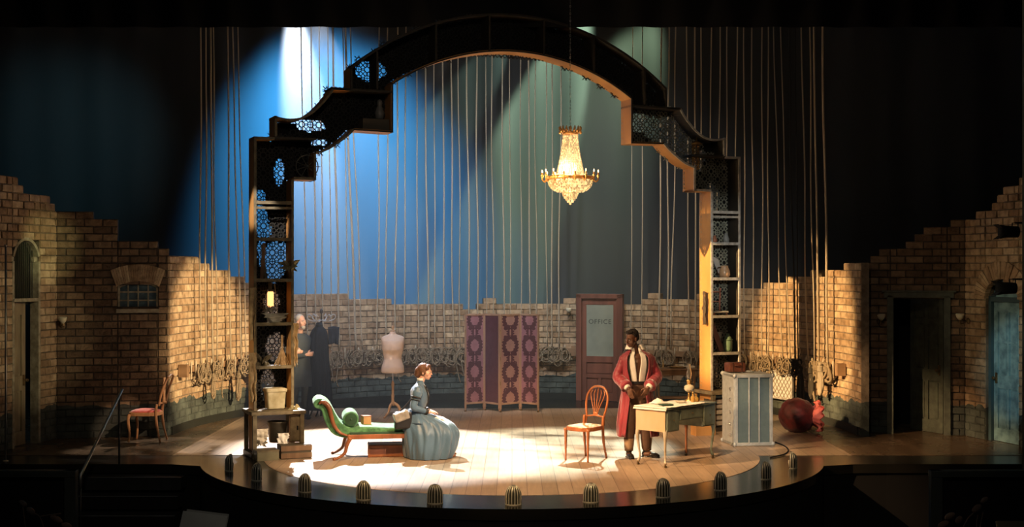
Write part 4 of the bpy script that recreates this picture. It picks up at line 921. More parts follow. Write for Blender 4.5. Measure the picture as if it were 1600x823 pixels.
# --- wardrobe trunk
M_tpanel = mat('blue_grey_fibre_panel', (.13, .185, .19), .6, 0, (.11, .16, .165), 14, .1)
M_tedge = mat('pale_metal_edging', (.55, .58, .56), .4, .2, (.42, .45, .43), 14, .1)
tk = thing('wardrobe_trunk', 'tall blue grey wardrobe trunk with pale metal edges standing on end', 'trunk', (3.264, -.34, 0), R(9))
TW, TD, TH_ = .585, .56, 1.05
b = MB(); b.box((TW / 2, TD / 2, TH_ / 2 + .01), (TW - .02, TD - .02, TH_ - .03)); b.build('trunk_body', M_tpanel, tk)
b = MB(); e = .05
for x in (e / 2, TW - e / 2):
    b.box((x, .002, TH_ / 2 + .01), (e, .02, TH_)); b.box((x, TD, TH_ / 2 + .01), (e, .02, TH_))
for z in (e / 2 + .01, TH_ - e / 2 + .01): b.box((TW / 2, .002, z), (TW, .022, e)); b.box((TW - .0, TD / 2, z), (.02, TD, e)); b.box((0, TD / 2, z), (.02, TD, e))
b.build('metal_edging', M_tedge, tk, bevel=.008)
b = MB(); b.box((-.002, TD / 2, TH_ / 2 + .01), (.016, TD - .03, TH_ - .02)); b.box((TW / 2, TD / 2, TH_ + .006), (TW - .02, TD, .012)); plab(b.build('pale_side', M_tedge, tk, bevel=.004), 'pale metal-clad side and top')
for x in (.215, .37):
    b = MB(); b.box((x, -.012, TH_ / 2 + .01), (.022, .014, TH_ - .08))
    for z in range(9): b.ell((x, -.02, .08 + z * .112), .005, nu=6, nv=4)
    b.build('slat', M_tedge, tk, bevel=.004)
for z in (.16, .32, .5, .68, .84):
    b = MB(); b.box((-.016, .16, z), (.012, .06, .045)); b.lathe([(.001, 0), (.012, .002), (.001, .014)], 8, (-.02, .16, z), Matrix.Rotation(R(-90), 3, 'Y')); b.build('latch', mat('nickel_catch', (.6, .6, .58), .3, .8), tk, bevel=.002)
b = MB(); b.tube([(.2, TD / 2, TH_ + .01), (.23, TD / 2, TH_ + .035), (.36, TD / 2, TH_ + .035), (.39, TD / 2, TH_ + .01)], .012, 8); b.build('handle', M_tedge, tk, smooth=True)
for x, y in ((0, 0), (TW, 0), (0, TD), (TW, TD)):
    for z in (.035, TH_ - .01): b = MB(); b.ell((x, y, z), (.03, .03, .035), nu=10, nv=6); b.build('corner_cap', M_tedge, tk, smooth=True)
sc1 = thing('leather_case', 'small reddish brown leather case lying on the trunk at its left', 'case', (3.33, .02, TH_ + .018), R(14))
b = MB(); b.box((0, 0, .075), (.27, .2, .14)); b.build('case_body', M_leather, sc1, bevel=.02)
b = MB(); 
for x in (-.07, .07): b.box((x, 0, .076), (.025, .206, .146))
b.build('strap', mat('dark_strap', (.07, .03, .02), .5), sc1, bevel=.004)
b = MB(); b.tube([(-.05, -.1, .1), (-.04, -.125, .11), (.04, -.125, .11), (.05, -.1, .1)], .008, 6); b.build('handle', M_leather, sc1, smooth=True)
# cable trailing by the trunk
b = MB(); c = rib([(3.95, .1, .012), (4.0, -.35, .012), (3.95, -.8, .012), (3.8, -1.2, .015), (3.55, -1.5, .015)], 24); b.tube(c, .011, 6); tag(b.build('power_cable', M_black, smooth=True), 'black cable curling over the floor from the trunk', 'cable')
# --- red pouf
pf = thing('velvet_pouf', 'round dark red crumpled velvet pouf with a coral frill facing right', 'pouf', (4.55, 1.35, 0))
M_redv = mat('dark_red_velvet', (.13, .012, .010), .6, 0, (.035, .004, .004), 9, .9, 7, sheen=.1)
b = MB()
def ballp(u, v):
    th = PI * u; ph = 2 * PI * v; d = V((math.sin(th) * math.cos(ph), math.sin(th) * math.sin(ph), math.cos(th))); r = .285 * (1 + .07 * MN.noise(d * 3.5) + .07 * abs(MN.noise(d * 7)))
    return (d.x * r, d.y * r, .272 + d.z * r * .96)
b.grid(ballp, 28, 40, False, True); b.build('ball_cover', M_redv, pf, smooth=True)
b = MB()
def frill(u, v):
    a = PI * 2 * v; r = .10 + .19 * u; wob = .03 * math.sin(a * 11) * u + .02 * math.sin(a * 5 + 1) * u
    return (.20 + .14 * math.sin(u * 2.2) + wob, r * math.cos(a) * (1 + wob) - .1, .27 + r * math.sin(a) * .88 * (1 + .6 * wob))
b.grid(frill, 8, 88, False, True); b.build('frill', mat('coral_pink_silk', (.95, .27, .19), .5, 0, (.75, .13, .09), 9, .3), pf, smooth=True, solid=.004)
# --- small table behind the man with clutter
st = thing('side_table', 'old dark side table with a low shelf behind the man in the robe', 'table', (2.93, 4.0, 0), R(4))
M_oldwood = woodmat('old_dark_wood', (.22, .13, .07), (.10, .06, .035), .5)
b = MB(); b.box((0, 0, .815), (.74, .42, .03)); b.build('table_top', M_oldwood, st, bevel=.004); b = MB(); b.box((0, 0, .755), (.64, .34, .09)); b.build('apron', M_oldwood, st)
b = MB(); b.box((0, 0, .30), (.62, .32, .022)); b.build('shelf', M_oldwood, st)
for x in (-.31, .31):
    for y in (-.15, .15): b = MB(); sx = 1 if x > 0 else -1; b.tube(rib([(x, y, .8), (x + sx * .02, y, .62), (x, y, .3), (x + sx * .02, y, .01)], 12), [.03, .03, .029, .027, .025, .023, .02, .018, .017, .016, .016, .017, .018], 8); b.build('leg', M_oldwood, st, smooth=True)
b = MB(); b.lathe([(.001, 0), (.12, .0), (.17, .02), (.175, .025), (.12, .01), (.001, .006)], 24, sq=.6, cap=False); o = b.build('serving_tray', M_gold, smooth=True); tag(o, 'oval gilt tray on the old side table', 'tray'); o.location = (2.98, 3.95, .832)
b = MB(); b.lathe([(.001, 0), (.04, 0), (.012, .015), (.01, .06), (.018, .08), (.016, .085), (.01, .09), (.01, .15), (.001, .155)], 12); o = b.build('candlestick', M_gold, smooth=True); tag(o, 'short brass candlestick on the left of the old side table', 'candlestick'); o.location = (2.72, 3.95, .832)
b = MB(); b.box((0, 0, .02), (.17, .13, .04)); o = b.build('paper_bundle', M_cream, bevel=.004); tag(o, 'small bundle of cream papers on the right of the old side table', 'papers'); o.location = (3.19, 3.97, .832); o.rotation_euler.z = .3
# --- diamond lattice panel against the right wall
lp = thing('lattice_panel', 'white panel with a diamond wire lattice leaning low on the right brick wall', 'panel', P_cu.off(P_cu.upx(1219), .09, 0)); q_, t_ = P_cu.at(P_cu.upx(1219)); lp.rotation_euler.z = math.atan2(t_.y, t_.x)
b = MB(); b.box((0, .0, .56), (.92, .02, .48)); b.build('white_board', mat('dull_white_board', (.6, .58, .55), .7, 0, (.5, .48, .45), 3), lp)
b = MB()
for k in range(-7, 9):
    for s in (-1, 1):
        x0, x1 = -.46, .46; z0 = .56 + k * .115 - .46 * .62 * s * 1; pts = []
        A_ = V((x0, -.016, .56 + k * .12 - s * .46 * 1.25)); B_ = V((x1, -.016, .56 + k * .12 + s * .46 * 1.25))
        # clip to board height
        def cl(P, Q):
            t0, t1 = 0, 1
            for lim, sg in ((.33, 1), (.79, -1)):
                dz = (Q.z - P.z) * sg; f0 = (P.z - lim) * sg
                if abs(dz) < 1e-6: continue
                tt = -f0 / dz
                if dz > 0: t0 = max(t0, tt)
                else: t1 = min(t1, tt)
            return (P.lerp(Q, t0), P.lerp(Q, t1)) if t1 - t0 > .01 else None
        r_ = cl(A_, B_)
        if r_: b.tube(r_, .005, 5)
b.build('wire_lattice', mat('rusty_wire', (.25, .19, .12), .5, .3), lp)
b = MB()
for z in (.32, .80): b.box((0, -.01, z), (.95, .035, .025))
for x in (-.465, .465): b.box((x, -.01, .40), (.025, .035, .8))
b.build('panel_frame', M_trimW, lp)
# --- gas sconces
def sconce(path, px, z, label):
    u = path.upx(px); q, t = path.at(u); s = thing('gas_sconce', label, 'wall lamp', path.off(u, .012, z), math.atan2(t.y, t.x))
    b = MB(); b.lathe([(.045, 0), (.045, .012), (.02, .022)], 14, R_=Matrix.Rotation(R(90), 3, 'X')); b.build('backplate', M_bronze, s, smooth=True)
    b = MB(); b.tube(rib([(0, -.02, 0), (.0, -.1, -.04), (.02, -.16, -.03), (.03, -.17, .02)], 12), .008, 6); b.build('arm', M_bronze, s, smooth=True)
    b = MB(); b.lathe([(.018, .02), (.05, .06), (.062, .1), (.055, .12)], 14, (.03, -.17, 0), cap=False); b.build('glass_shade', mat('opal_glass', (.6, .55, .4), .3), s, smooth=True, solid=.004)
sconce(P_ld, 97, 1.76, 'small gas wall lamp on the dark brick beside the left doorway')
sconce(P_rd, 1374, 1.78, 'small gas wall lamp on the dark brick left of the green door')
sconce(P_pr, 1514, 1.80, 'small gas wall lamp on the brick pier beside the blue door')
sconce(P_cu, 889, 1.72, 'small gas wall lamp on the back wall left of the office door')
# ================================================================ COLUMN CLUTTER
def place(o, s, t, z, rz=0): o.location = W(s, t, z); o.rotation_euler.z = TH + rz; return o
def rag(label, s, t, z0, w_, h_, m, seed, cat='rag', name='torn_cloth', rz=0):
    rnd = random.Random(seed); b = MB()
    def f(u, v):
        e = (1 - v); x = (u - .5) * w_ * (1 + .35 * MN.noise(V((v * 11, seed, 0))) + .3 * MN.noise(V((v * 27, seed + (u > .5) * 3, 0)))) * (1 - .4 * v) + .02 * MN.noise(V((v * 5, seed, 5)))
        z = -h_ * v * (1 - .35 * abs(MN.noise(V((u * 5, seed, 2)))) * v); y = .03 * math.sin(u * 9 + seed) * v + .03 * MN.noise(V((u * 4, v * 5, seed)))
        return (x, y, z)
    b.grid(f, 12, 40); o = b.build(name, m, smooth=True, solid=.004); tag(o, label, cat); return place(o, s, t, z0, rz)
M_burlap = mat('frayed_burlap', (.42, .31, .17), .9, 0, (.22, .15, .08), 12, .4)
M_greyrag = mat('grey_rag', (.38, .36, .31), .9, 0, (.2, .19, .16), 9, .3)
rag('frayed burlap rag hanging down the outer left edge of the left column at mid height', -4.0, .0, 2.35, .09, .75, M_burlap, 1)
rag('frayed burlap rag hanging on the left edge of the left column near its foot', -4.0, -.01, 1.45, .11, .7, M_burlap, 2)
rag('brown burlap strip hanging on the right edge of the left column', -3.40, -.02, 1.85, .07, .62, M_burlap, 3)
rag('dark rag hooked on the inner face of the right column', 3.36, .12, 2.25, .1, .55, mat('dark_rag', (.07, .05, .035), .9), 4, rz=R(80))
rag('small grey rag draped over the third shelf up on the left', -3.67, .02, 1.99, .34, .14, M_greyrag, 5)
rag('white cloth spilling over the box at the foot of the left column', -3.62, -.2, .34, .16, .33, M_white, 6)
rag('crumpled cream cloth stuffed beside the bucket in the left column base', -3.9, -.1, .4, .2, .25, M_cream, 7)
# white square planter
b = MB(); b.box((0, 0, .15), (.27, .22, .29), taper=.85); b.box((0, 0, .265), (.29, .235, .05)); o = b.build('square_planter', mat('stained_white_enamel', (.5, .46, .33), .5, 0, (.28, .24, .13), 8, .1), bevel=.012); tag(o, 'stained white square planter on the left column base', 'planter'); place(o, -3.66, .12, .647, .05)
b = MB(); b.lathe([(.11, 0), (.112, .01), (.135, .27), (.142, .275), (.142, .29), (.13, .29), (.105, .02), (.001, .015)], 24, cap=False); o = b.build('metal_bucket', mat('dull_zinc', (.12, .11, .09), .4, .6, (.06, .055, .04), 8), smooth=True); tag(o, 'dull metal bucket under the left column base top', 'bucket'); place(o, -3.66, -.02, .20)
b = MB(); b.tube([(.14 * math.cos(a), -.05 * math.sin(a), .27 - .1 * math.sin(a)) for a in [PI * i / 12 for i in range(13)]], .004, 6); b.build('handle', M_bronze, o)
b = MB(); b.box((0, 0, .065), (.3, .26, .13)); o = b.build('lidded_box', mat('olive_painted_tin', (.2, .19, .12), .5, 0, (.12, .11, .07), 6), bevel=.008); tag(o, 'low olive tin box on the floor at the foot of the left column', 'box'); place(o, -3.88, -.30, .0)
b = MB(); b.box((0, 0, .135), (.31, .27, .02)); b.build('box_lid', M_trimD, o, bevel=.004)
ct = thing('wooden_crate', 'dark wooden crate on the floor right of the olive tin box', 'crate', W(-3.48, -.26, 0), TH)
b = MB(); b.box((0, 0, .1), (.42, .26, .19)); b.build('crate_body', mat('dark_crate_wood', (.07, .055, .035), .7), ct, bevel=.004); b = MB()
for z in (.05, .15): b.box((0, -.135, z), (.43, .012, .07))
b.build('crate_batten', M_oldwood, ct)
cb = thing('small_cupboard', 'narrow dark cupboard door block right of the bucket under the left column', 'cupboard', W(-3.44, -.05, .2), TH)
b = MB(); b.box((0, 0, .19), (.17, .2, .38)); b.build('cupboard_body', M_oldwood, cb, bevel=.004); b = MB(); b.box((0, -.106, .19), (.14, .014, .34)); d_ = b.build('cupboard_door', M_trimD, cb, bevel=.003); b = MB(); b.box((.03, -.118, .2), (.02, .012, .06)); b.build('handle', M_black, d_)
# straw violin-like doll on the 1.24 shelf
b = MB(); M_straw = mat('dry_straw', (.5, .36, .2), .8, 0, (.3, .19, .09), 20, .4); rnd = random.Random(2)
for k in range(26):
    a = rnd.uniform(0, 2 * PI); r = rnd.uniform(.02, .1); b.tube(rib([(.01 * math.cos(a), .01 * math.sin(a), .42), (.012 * math.cos(a), .012 * math.sin(a), .22), (r * math.cos(a), r * .5 * math.sin(a), .03), (r * 1.1 * math.cos(a), r * .5 * math.sin(a), .0)], 6), .006, 5)
o = b.build('straw_bundle', M_straw, smooth=True); tag(o, 'tied bundle of straw like a broom head on the second shelf up on the left', 'bundle'); place(o, -3.56, .12, 1.257)
b = MB(); b.tube([(.02 * math.cos(a), .02 * math.sin(a), .25) for a in [2 * PI * j / 10 for j in range(10)]], .008, 6, True); b.build('binding', M_rope, o)
# old planks and sticks
def plank(label, s, t, z, h, w_, tilt, m, seed): b = MB(); b.box((0, 0, h / 2), (w_, .02, h)); o = b.build('old_plank', m, bevel=.003); tag(o, label, 'plank'); place(o, s, t, z); o.rotation_euler = (0, tilt, TH); return o
plank('dark narrow plank leaning in the left column under the second top shelf', -3.84, .15, 2.47, .5, .05, R(4), M_oldwood, 1)
plank('pale split plank leaning beside the dark one in the left column', -3.78, .17, 2.47, .48, .035, R(-6), M_trimD, 2)
plank('short brown plank hanging in the left column above the grey rag', -3.72, .2, 2.08, .34, .05, R(2), M_trimD, 3)
b = MB(); b.tube([(0, 0, 0), (-.05, 0, .55)], .006, 6); o = b.build('thin_stick', M_straw); tag(o, 'thin stick standing in the left column behind the grey rag', 'stick'); place(o, -3.62, .1, 1.87)
# glowing little lantern in the left column
ln_ = thing('paper_lantern', 'small lit amber lantern hanging in the left column', 'lantern', W(-3.71, .18, 2.05), TH)
b = MB(); b.lathe([(.035, 0), (.045, .02), (.045, .22), (.035, .24)], 12); b.build('lamp_glass', mat('lit_amber_paper', (.9, .5, .2), .6, emit=(1, .45, .15), es=2.2), ln_, smooth=True)
b = MB(); b.lathe([(.04, .24), (.03, .265), (.01, .27)], 12); b.lathe([(.03, -.01), (.04, 0)], 12); b.tube([(0, 0, .27), (0, 0, .385)], .004, 5); b.build('lamp_cap', M_bronze, ln_, smooth=True)
# dried leaves
def leafspray(label, s, t, z, n, L, m, seed, cat='leaves', name='dried_leaves', loc=None, rz=None, down=False):
    rnd = random.Random(seed); b = MB()
    for k in range(n):
        a = rnd.uniform(0, 2 * PI); e = rnd.uniform(-.3, 1.0) * (-1 if down else 1); d = V((math.cos(a) * math.cos(e), math.sin(a) * math.cos(e) * .6, math.sin(e))); l = L * rnd.uniform(.6, 1.1); u = d.orthogonal().normalized(); wv = l * .16
        p = [V((0, 0, 0)), d * l * .35 + u * wv, d * l * .7 + u * wv * .8 - V((0, 0, .1 * l)), d * l - V((0, 0, .2 * l)), d * l * .7 - u * wv * .8 - V((0, 0, .1 * l)), d * l * .35 - u * wv, d * l * .5 + V((0, 0, .03))]
        b.add(p, [(0, 1, 6), (1, 2, 6), (2, 3, 6), (3, 4, 6), (4, 5, 6), (5, 0, 6)])
    o = b.build(name, m, solid=.003); tag(o, label, cat)
    if loc is None: place(o, s, t, z)
    else: o.location = loc; o.rotation_euler.z = rz or 0
    return o
M_dry = mat('dry_olive_leaf', (.38, .34, .2), .8, 0, (.2, .17, .09), 12)
leafspray('spray of dry pale leaves sticking out of the left column at the third shelf', -3.46, .06, 2.62, 22, .2, M_dry, 3)
leafspray('small dry leaves lying on the left column base beside the planter', -3.44, -.08, .66, 16, .1, M_dry, 4)
leafspray('dusty grey leaves hanging over the grey rag in the left column', -3.75, .1, 2.02, 14, .12, M_greyrag, 5)
leafspray('withered leaves behind the straw bundle in the left column', -3.83, .15, 1.28, 20, .26, mat('dark_withered_leaf', (.12, .1, .06), .85), 6)
# spiky wheel up in the left bracket
b = MB(); b.tube([(.16 * math.cos(a), 0, .16 * math.sin(a)) for a in [2 * PI * j / 20 for j in range(20)]], .008, 6, True)
for k in range(9): a = 2 * PI * k / 9; b.tube([(0, 0, 0), (.19 * math.cos(a), 0, .19 * math.sin(a))], .006, 5)
b.ell((0, 0, 0), .025, nu=8, nv=6); o = b.build('spoked_wheel', mat('grey_iron', (.14, .14, .12), .5, .3), smooth=True); tag(o, 'small spoked wheel standing on the left arch bracket', 'wheel'); place(o, -3.2, .12, 4.06)
b = MB(); b.box((0, 0, .08), (.4, .22, .16)); o = b.build('storage_box', mat('grey_brown_board', (.09, .08, .06), .7), bevel=.006); tag(o, 'grey brown box sitting on the upper left bracket of the arch', 'box'); place(o, -2.2, .16, 4.615)
b = MB(); b.lathe([(.001, 0), (.05, 0), (.06, .03), (.07, .1), (.045, .17), (.03, .2), (.04, .24), (.03, .28), (.001, .3)], 14); o = b.build('china_vase', mat('grey_china', (.2, .2, .19), .4), smooth=True); tag(o, 'small dark vase standing on the box on the upper left bracket', 'vase'); place(o, -2.12, .15, 4.775)
# --- right column things
tas = thing('gilt_bead_tassel', 'cluster of gilt bead strings hanging in the right shoulder of the arch', 'tassel', W(3.22, .12, 4.62), TH); rnd = random.Random(9); b = MB()
for k in range(14):
    a = rnd.uniform(0, 2 * PI); r = rnd.uniform(.02, .1); z = 0
    for j in range(int(rnd.uniform(8, 14))): b.ell((r * math.cos(a) + rnd.uniform(-.006, .006), r * .6 * math.sin(a), -j * .035), (.012, .012, .018), nu=6, nv=4)
b.build('bead_strings', M_gold, tas, smooth=True); b = MB(); b.lathe([(.1, 0), (.105, .015), (.06, .04), (.015, .06), (.008, .12)], 14, sq=.7); b.build('crown', M_gold, tas, smooth=True)
b = MB(); b.prism([(-.20, .36), (-.02, .30), (.10, .02), (.02, 0), (-.06, .14)], -.006, .006); o = b.build('folded_sheet', mat('pale_tin', (.6, .6, .6), .4, .2)); tag(o, 'folded pale sheet leaning behind the jug on the right column', 'sheet'); place(o, 3.68, .18, 2.47, .3)
jg = thing('ceramic_jug', 'tan ceramic jug on the fourth shelf up of the right column', 'jug', W(3.76, .14, 2.466), TH)
b = MB(); b.lathe([(.001, 0), (.07, 0), (.095, .05), (.085, .12), (.06, .18), (.065, .2), (.06, .2), (.055, .18)], 18); b.build('jug_body', mat('tan_glaze', (.6, .36, .2), .35), jg, smooth=True); b = MB(); b.tube(rib([(-.06, 0, .17), (-.13, 0, .16), (-.13, 0, .08), (-.085, 0, .06)], 10), .01, 6); b.build('handle', mat('dark_glaze', (.1, .05, .03), .3), jg, smooth=True)
mc = thing('miniature_chair', 'small red brown chair frame standing on a shelf of the right column', 'chair', W(3.62, .15, 1.857), TH + .1)
M_mini = woodmat('reddish_wood', (.62, .25, .15), (.45, .15, .09), .45)
for x in (-.13, .13):
    b = MB(); b.tube([(x * .8, .06, .03), (x * 1.15, .1, .44)], .013, 6); b.build('back_post', M_mini, mc, smooth=True); b = MB(); b.tube([(x, -.1, 0), (x * .95, -.09, .05)], .014, 6); b.build('leg', M_mini, mc, smooth=True)
for z in (.22, .38): b = MB(); b.tube([(-.13 - z * .04, .085, z), (.13 + z * .04, .085, z)], .01, 6); b.build('back_rail', M_mini, mc, smooth=True)
b = MB(); b.box((0, 0, .055), (.3, .25, .03)); b.build('seat', M_cream, mc, bevel=.01)
o = plank('reddish brown plank leaning across the second shelf of the right column', 3.56, .12, 1.26, .52, .09, R(-24), woodmat('plum_brown_wood', (.35, .2, .17), (.2, .1, .09), .5), 9); o.location = W(3.70, .12, 1.27)
b = MB(); b.lathe([(.001, 0), (.055, 0), (.075, .05), (.08, .16), (.055, .24), (.03, .27), (.032, .3)], 18); b.tube([(.08 * math.cos(a), .08 * math.sin(a), .2) for a in [2 * PI * j / 16 for j in range(16)]], .006, 5, True); o = b.build('stoneware_bottle', mat('green_glaze', (.14, .22, .14), .3, 0, (.1, .16, .1), 4), smooth=True); tag(o, 'green glazed stoneware bottle on the second shelf of the right column', 'bottle'); place(o, 3.8, .1, 1.257)
b = MB()
for k, (x, h) in enumerate(((-.1, .16), (-.03, .2), (.03, .13))): b.box((x, 0, h / 2), (.04, .12, h))
rag('tan cloth folded over itself behind the green bottle on the right column', 3.68, .2, 1.58, .16, .28, M_cream, 11)
for k, (s_, hh, l) in enumerate(((3.58, .12, 'small reddish jar on the fifth shelf of the right column'), (3.80, .16, 'slim grey bottle on the fifth shelf of the right column'))):
    b = MB(); b.lathe([(.001, 0), (hh * .3, 0), (hh * .34, hh * .4), (hh * .2, hh * .75), (hh * .15, hh)], 12); o = b.build('small_jar', mat('jar_glaze' + str(k), ((.4, .14, .07), (.25, .25, .24))[k], .4), smooth=True); tag(o, l, 'jar'); place(o, s_, .15, 3.037)
ch2 = thing('chain', 'dark chain hanging in the lowest bay of the right column', 'chain', W(3.60, .2, 1.2), TH)
b = MB()
for k in range(9):
    z = -.03 - k * .055; b.tube([((.025 * math.cos(a), 0, z + .035 * math.sin(a)) if k % 2 else (0, .025 * math.cos(a), z + .035 * math.sin(a))) for a in [2 * PI * j / 10 for j in range(10)]], .006, 5, True)
b.build('chain_links', mat('dull_iron', (.2, .2, .18), .4, .6), ch2, smooth=True)
b = MB(); b.lathe([(.001, 0), (.08, .0), (.09, .02), (.05, .05), (.02, .1), (.035, .13), (.001, .15)], 14); o = b.build('brass_bell', M_gold, smooth=True); tag(o, 'small brass bell on the right column base', 'bell'); place(o, 3.72, -.05, .647)
sb = thing('slatted_crate', 'pale slatted crate under the right column base top', 'crate', W(3.62, .02, .071), TH)
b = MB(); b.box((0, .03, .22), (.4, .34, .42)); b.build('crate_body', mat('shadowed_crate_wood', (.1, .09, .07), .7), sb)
for z in (.06, .15, .24, .33, .41): b = MB(); b.box((0, -.15, z), (.44, .015, .06)); b.build('crate_slat', M_trimW, sb)
b = MB(); b.box((0, 0, .08), (.34, .2, .16)); o = b.build('orange_box', M_ochre, bevel=.006); tag(o, 'ochre wooden box on the floor behind the desk', 'box'); o.location = (3.0, 1.0, 0); o.rotation_euler.z = .3
b = MB(); b.box((0, 0, .17), (.3, .206, .02)); b.build('box_lid', M_oldwood, o)
# ================================================================ CHANDELIER
cx = (891 - 800) / FPX * 19.3
chn = thing('chandelier', 'lit crystal chandelier with gilt rims hanging under the arch on a chain', 'chandelier', (cx, .2, 0))
zc = lambda py: CAMZ - (py - HOR) * 19.3 / FPX
M_cry = bpy.data.materials.new('lit_crystal'); M_cry.use_nodes = True; nt = M_cry.node_tree; bb = nt.nodes['Principled BSDF']; bb.inputs['Roughness'].default_value = .1; bb.inputs['Base Color'].default_value = (.10, .06, .025, 1)
gi = nt.nodes.new('ShaderNodeNewGeometry'); mr = nt.nodes.new('ShaderNodeMapRange'); mr.inputs[3].default_value = .35; mr.inputs[4].default_value = 1.7; pw = nt.nodes.new('ShaderNodeMath'); pw.operation = 'POWER'; pw.inputs[1].default_value = 1.5
nt.links.new(gi.outputs['Random Per Island'], pw.inputs[0]); nt.links.new(pw.outputs[0], mr.inputs[0]); nt.links.new(mr.outputs[0], bb.inputs['Emission Strength']); bb.inputs['Emission Color'].default_value = (1, .62, .25, 1)
zt, zb, zr = zc(208), zc(317), zc(279)
M_cgold = mat('chandelier_gilt', (.65, .33, .1), .3, .7, emit=(1, .45, .12), es=.05)
b = MB(); 
for k in range(40):
    z = zc(198) + .0 + k * .055
    if z > 7: break
    b.tube([((.009 * math.cos(a), 0, z + .02 * math.sin(a)) if k % 2 else (0, .009 * math.cos(a), z + .02 * math.sin(a))) for a in [2 * PI * j / 8 for j in range(8)]], .004, 5, True)
b.tube([(0, 0, zc(198) + 2.1), (0, 0, 8.5)], .006, 5); b.build('hanging_chain', mat('bright_chain', (.5, .48, .42), .3, .8), chn, smooth=True)
b = MB(); b.lathe([(.118, zt - .015), (.13, zt), (.13, zt + .012), (.12, zt + .016)], 32, cap=False); b.lathe([(.03, zt), (.12, zt + .005)], 24, cap=False)
for k in range(16): a = 2 * PI * k / 16; c, s = math.cos(a), math.sin(a); b.tube(rib([(.13 * c, .13 * s, zt + .02), (.155 * c, .155 * s, zt + .05), (.165 * c, .165 * s, zt + .085), (.15 * c, .15 * s, zt + .10)], 6), [.016, .018, .016, .013, .01, .008, .005][:7], 6); b.ell((.165 * c, .165 * s, zt + .01), (.012, .012, .022), nu=6, nv=5)
b.lathe([(.02, zt), (.025, zt + .1), (.008, zc(198))], 10); b.build('crown', M_cgold, chn, smooth=True)
b = MB(); rnd = random.Random(1); NR = 26
def prof_r(f): return .112 + (.225 - .112) * (f ** 1.5)
for k in range(36):
    a = 2 * PI * k / 36
    for j in range(NR):
        f = (j + .5) / NR; z = zt - .02 + (zr + .02 - zt) * f; r = prof_r(f)
        b.ell((r * math.cos(a), r * math.sin(a), z), (.0068 + .0035 * f, .0068 + .0035 * f, .0135), nu=5, nv=4)
plab(b.build('bead_tent', M_cry, chn, smooth=True), 'tent of lit crystal beads'); chn.children[-1]['kind'] = 'stuff'
b = MB(); zb2 = zc(301)
for j in range(11):
    f = j / 10; z = zr - .02 - (zr - .03 - zb2) * f; r = .11 + .215 * (1 - f ** 2.6) ** .6
    n = max(16, int(2 * PI * r / .04))
    for k in range(n): a = 2 * PI * (k + .5 * (j % 2)) / n; b.ell((r * math.cos(a), r * math.sin(a), z), (.018, .018, .022), nu=5, nv=4)
b.build('bead_bowl', M_cry, chn, smooth=True)['kind'] = 'stuff'; b = MB()
for j in range(6):
    f = j / 5; z = zb2 - .01 - (zb2 - zb) * f; r = .105 * (1 - f ** 1.5) + .008; n = max(5, int(2 * PI * r / .035))
    for k in range(n): a = 2 * PI * k / n; b.ell((r * math.cos(a), r * math.sin(a), z), (.015, .015, .02), nu=5, nv=4)
b.build('bead_finial', M_cry, chn, smooth=True)['kind'] = 'stuff'
b = MB()
b.lathe([(.345, zr - .02), (.36, zr), (.36, zr + .022), (.345, zr + .03)], 48, cap=False); b.lathe([(.11, zb2 - .01), (.12, zb2), (.11, zb2 + .01)], 24, cap=False); b.build('gilt_ring', M_cgold, chn, smooth=True, solid=.006)
M_bulb = mat('candle_bulb', (1, .8, .5), .3, emit=(1, .72, .36), es=4)
for k in range(16):
    a = 2 * PI * k / 16 + .13; c, s = math.cos(a), math.sin(a); b = MB()
    b.tube(rib([(.35 * c, .35 * s, zr), (.39 * c, .39 * s, zr - .045), (.425 * c, .425 * s, zr - .02), (.43 * c, .43 * s, zr + .03)], 12), .009, 6); b.lathe([(.006, zr + .025), (.026, zr + .04), (.012, zr + .045), (.012, zr + .085)], 8, (.43 * c, .43 * s, 0)); ar = b.build('candle_arm', M_cgold, chn, smooth=True)
    b = MB(); b.ell((.43 * c, .43 * s, zr + .105), (.009, .009, .024), nu=6, nv=5); b.build('bulb', M_bulb, ar, smooth=True)
    for j in range(3): pass
pl_ = bpy.data.lights.new('chandelier_glow', 'POINT'); pl_.energy = 90; pl_.color = (1, .7, .4); pl_.shadow_soft_size = .1; po = bpy.data.objects.new('chandelier_glow', pl_); COL.objects.link(po); po.parent = chn; po.location = (0, 0, zr + .15)
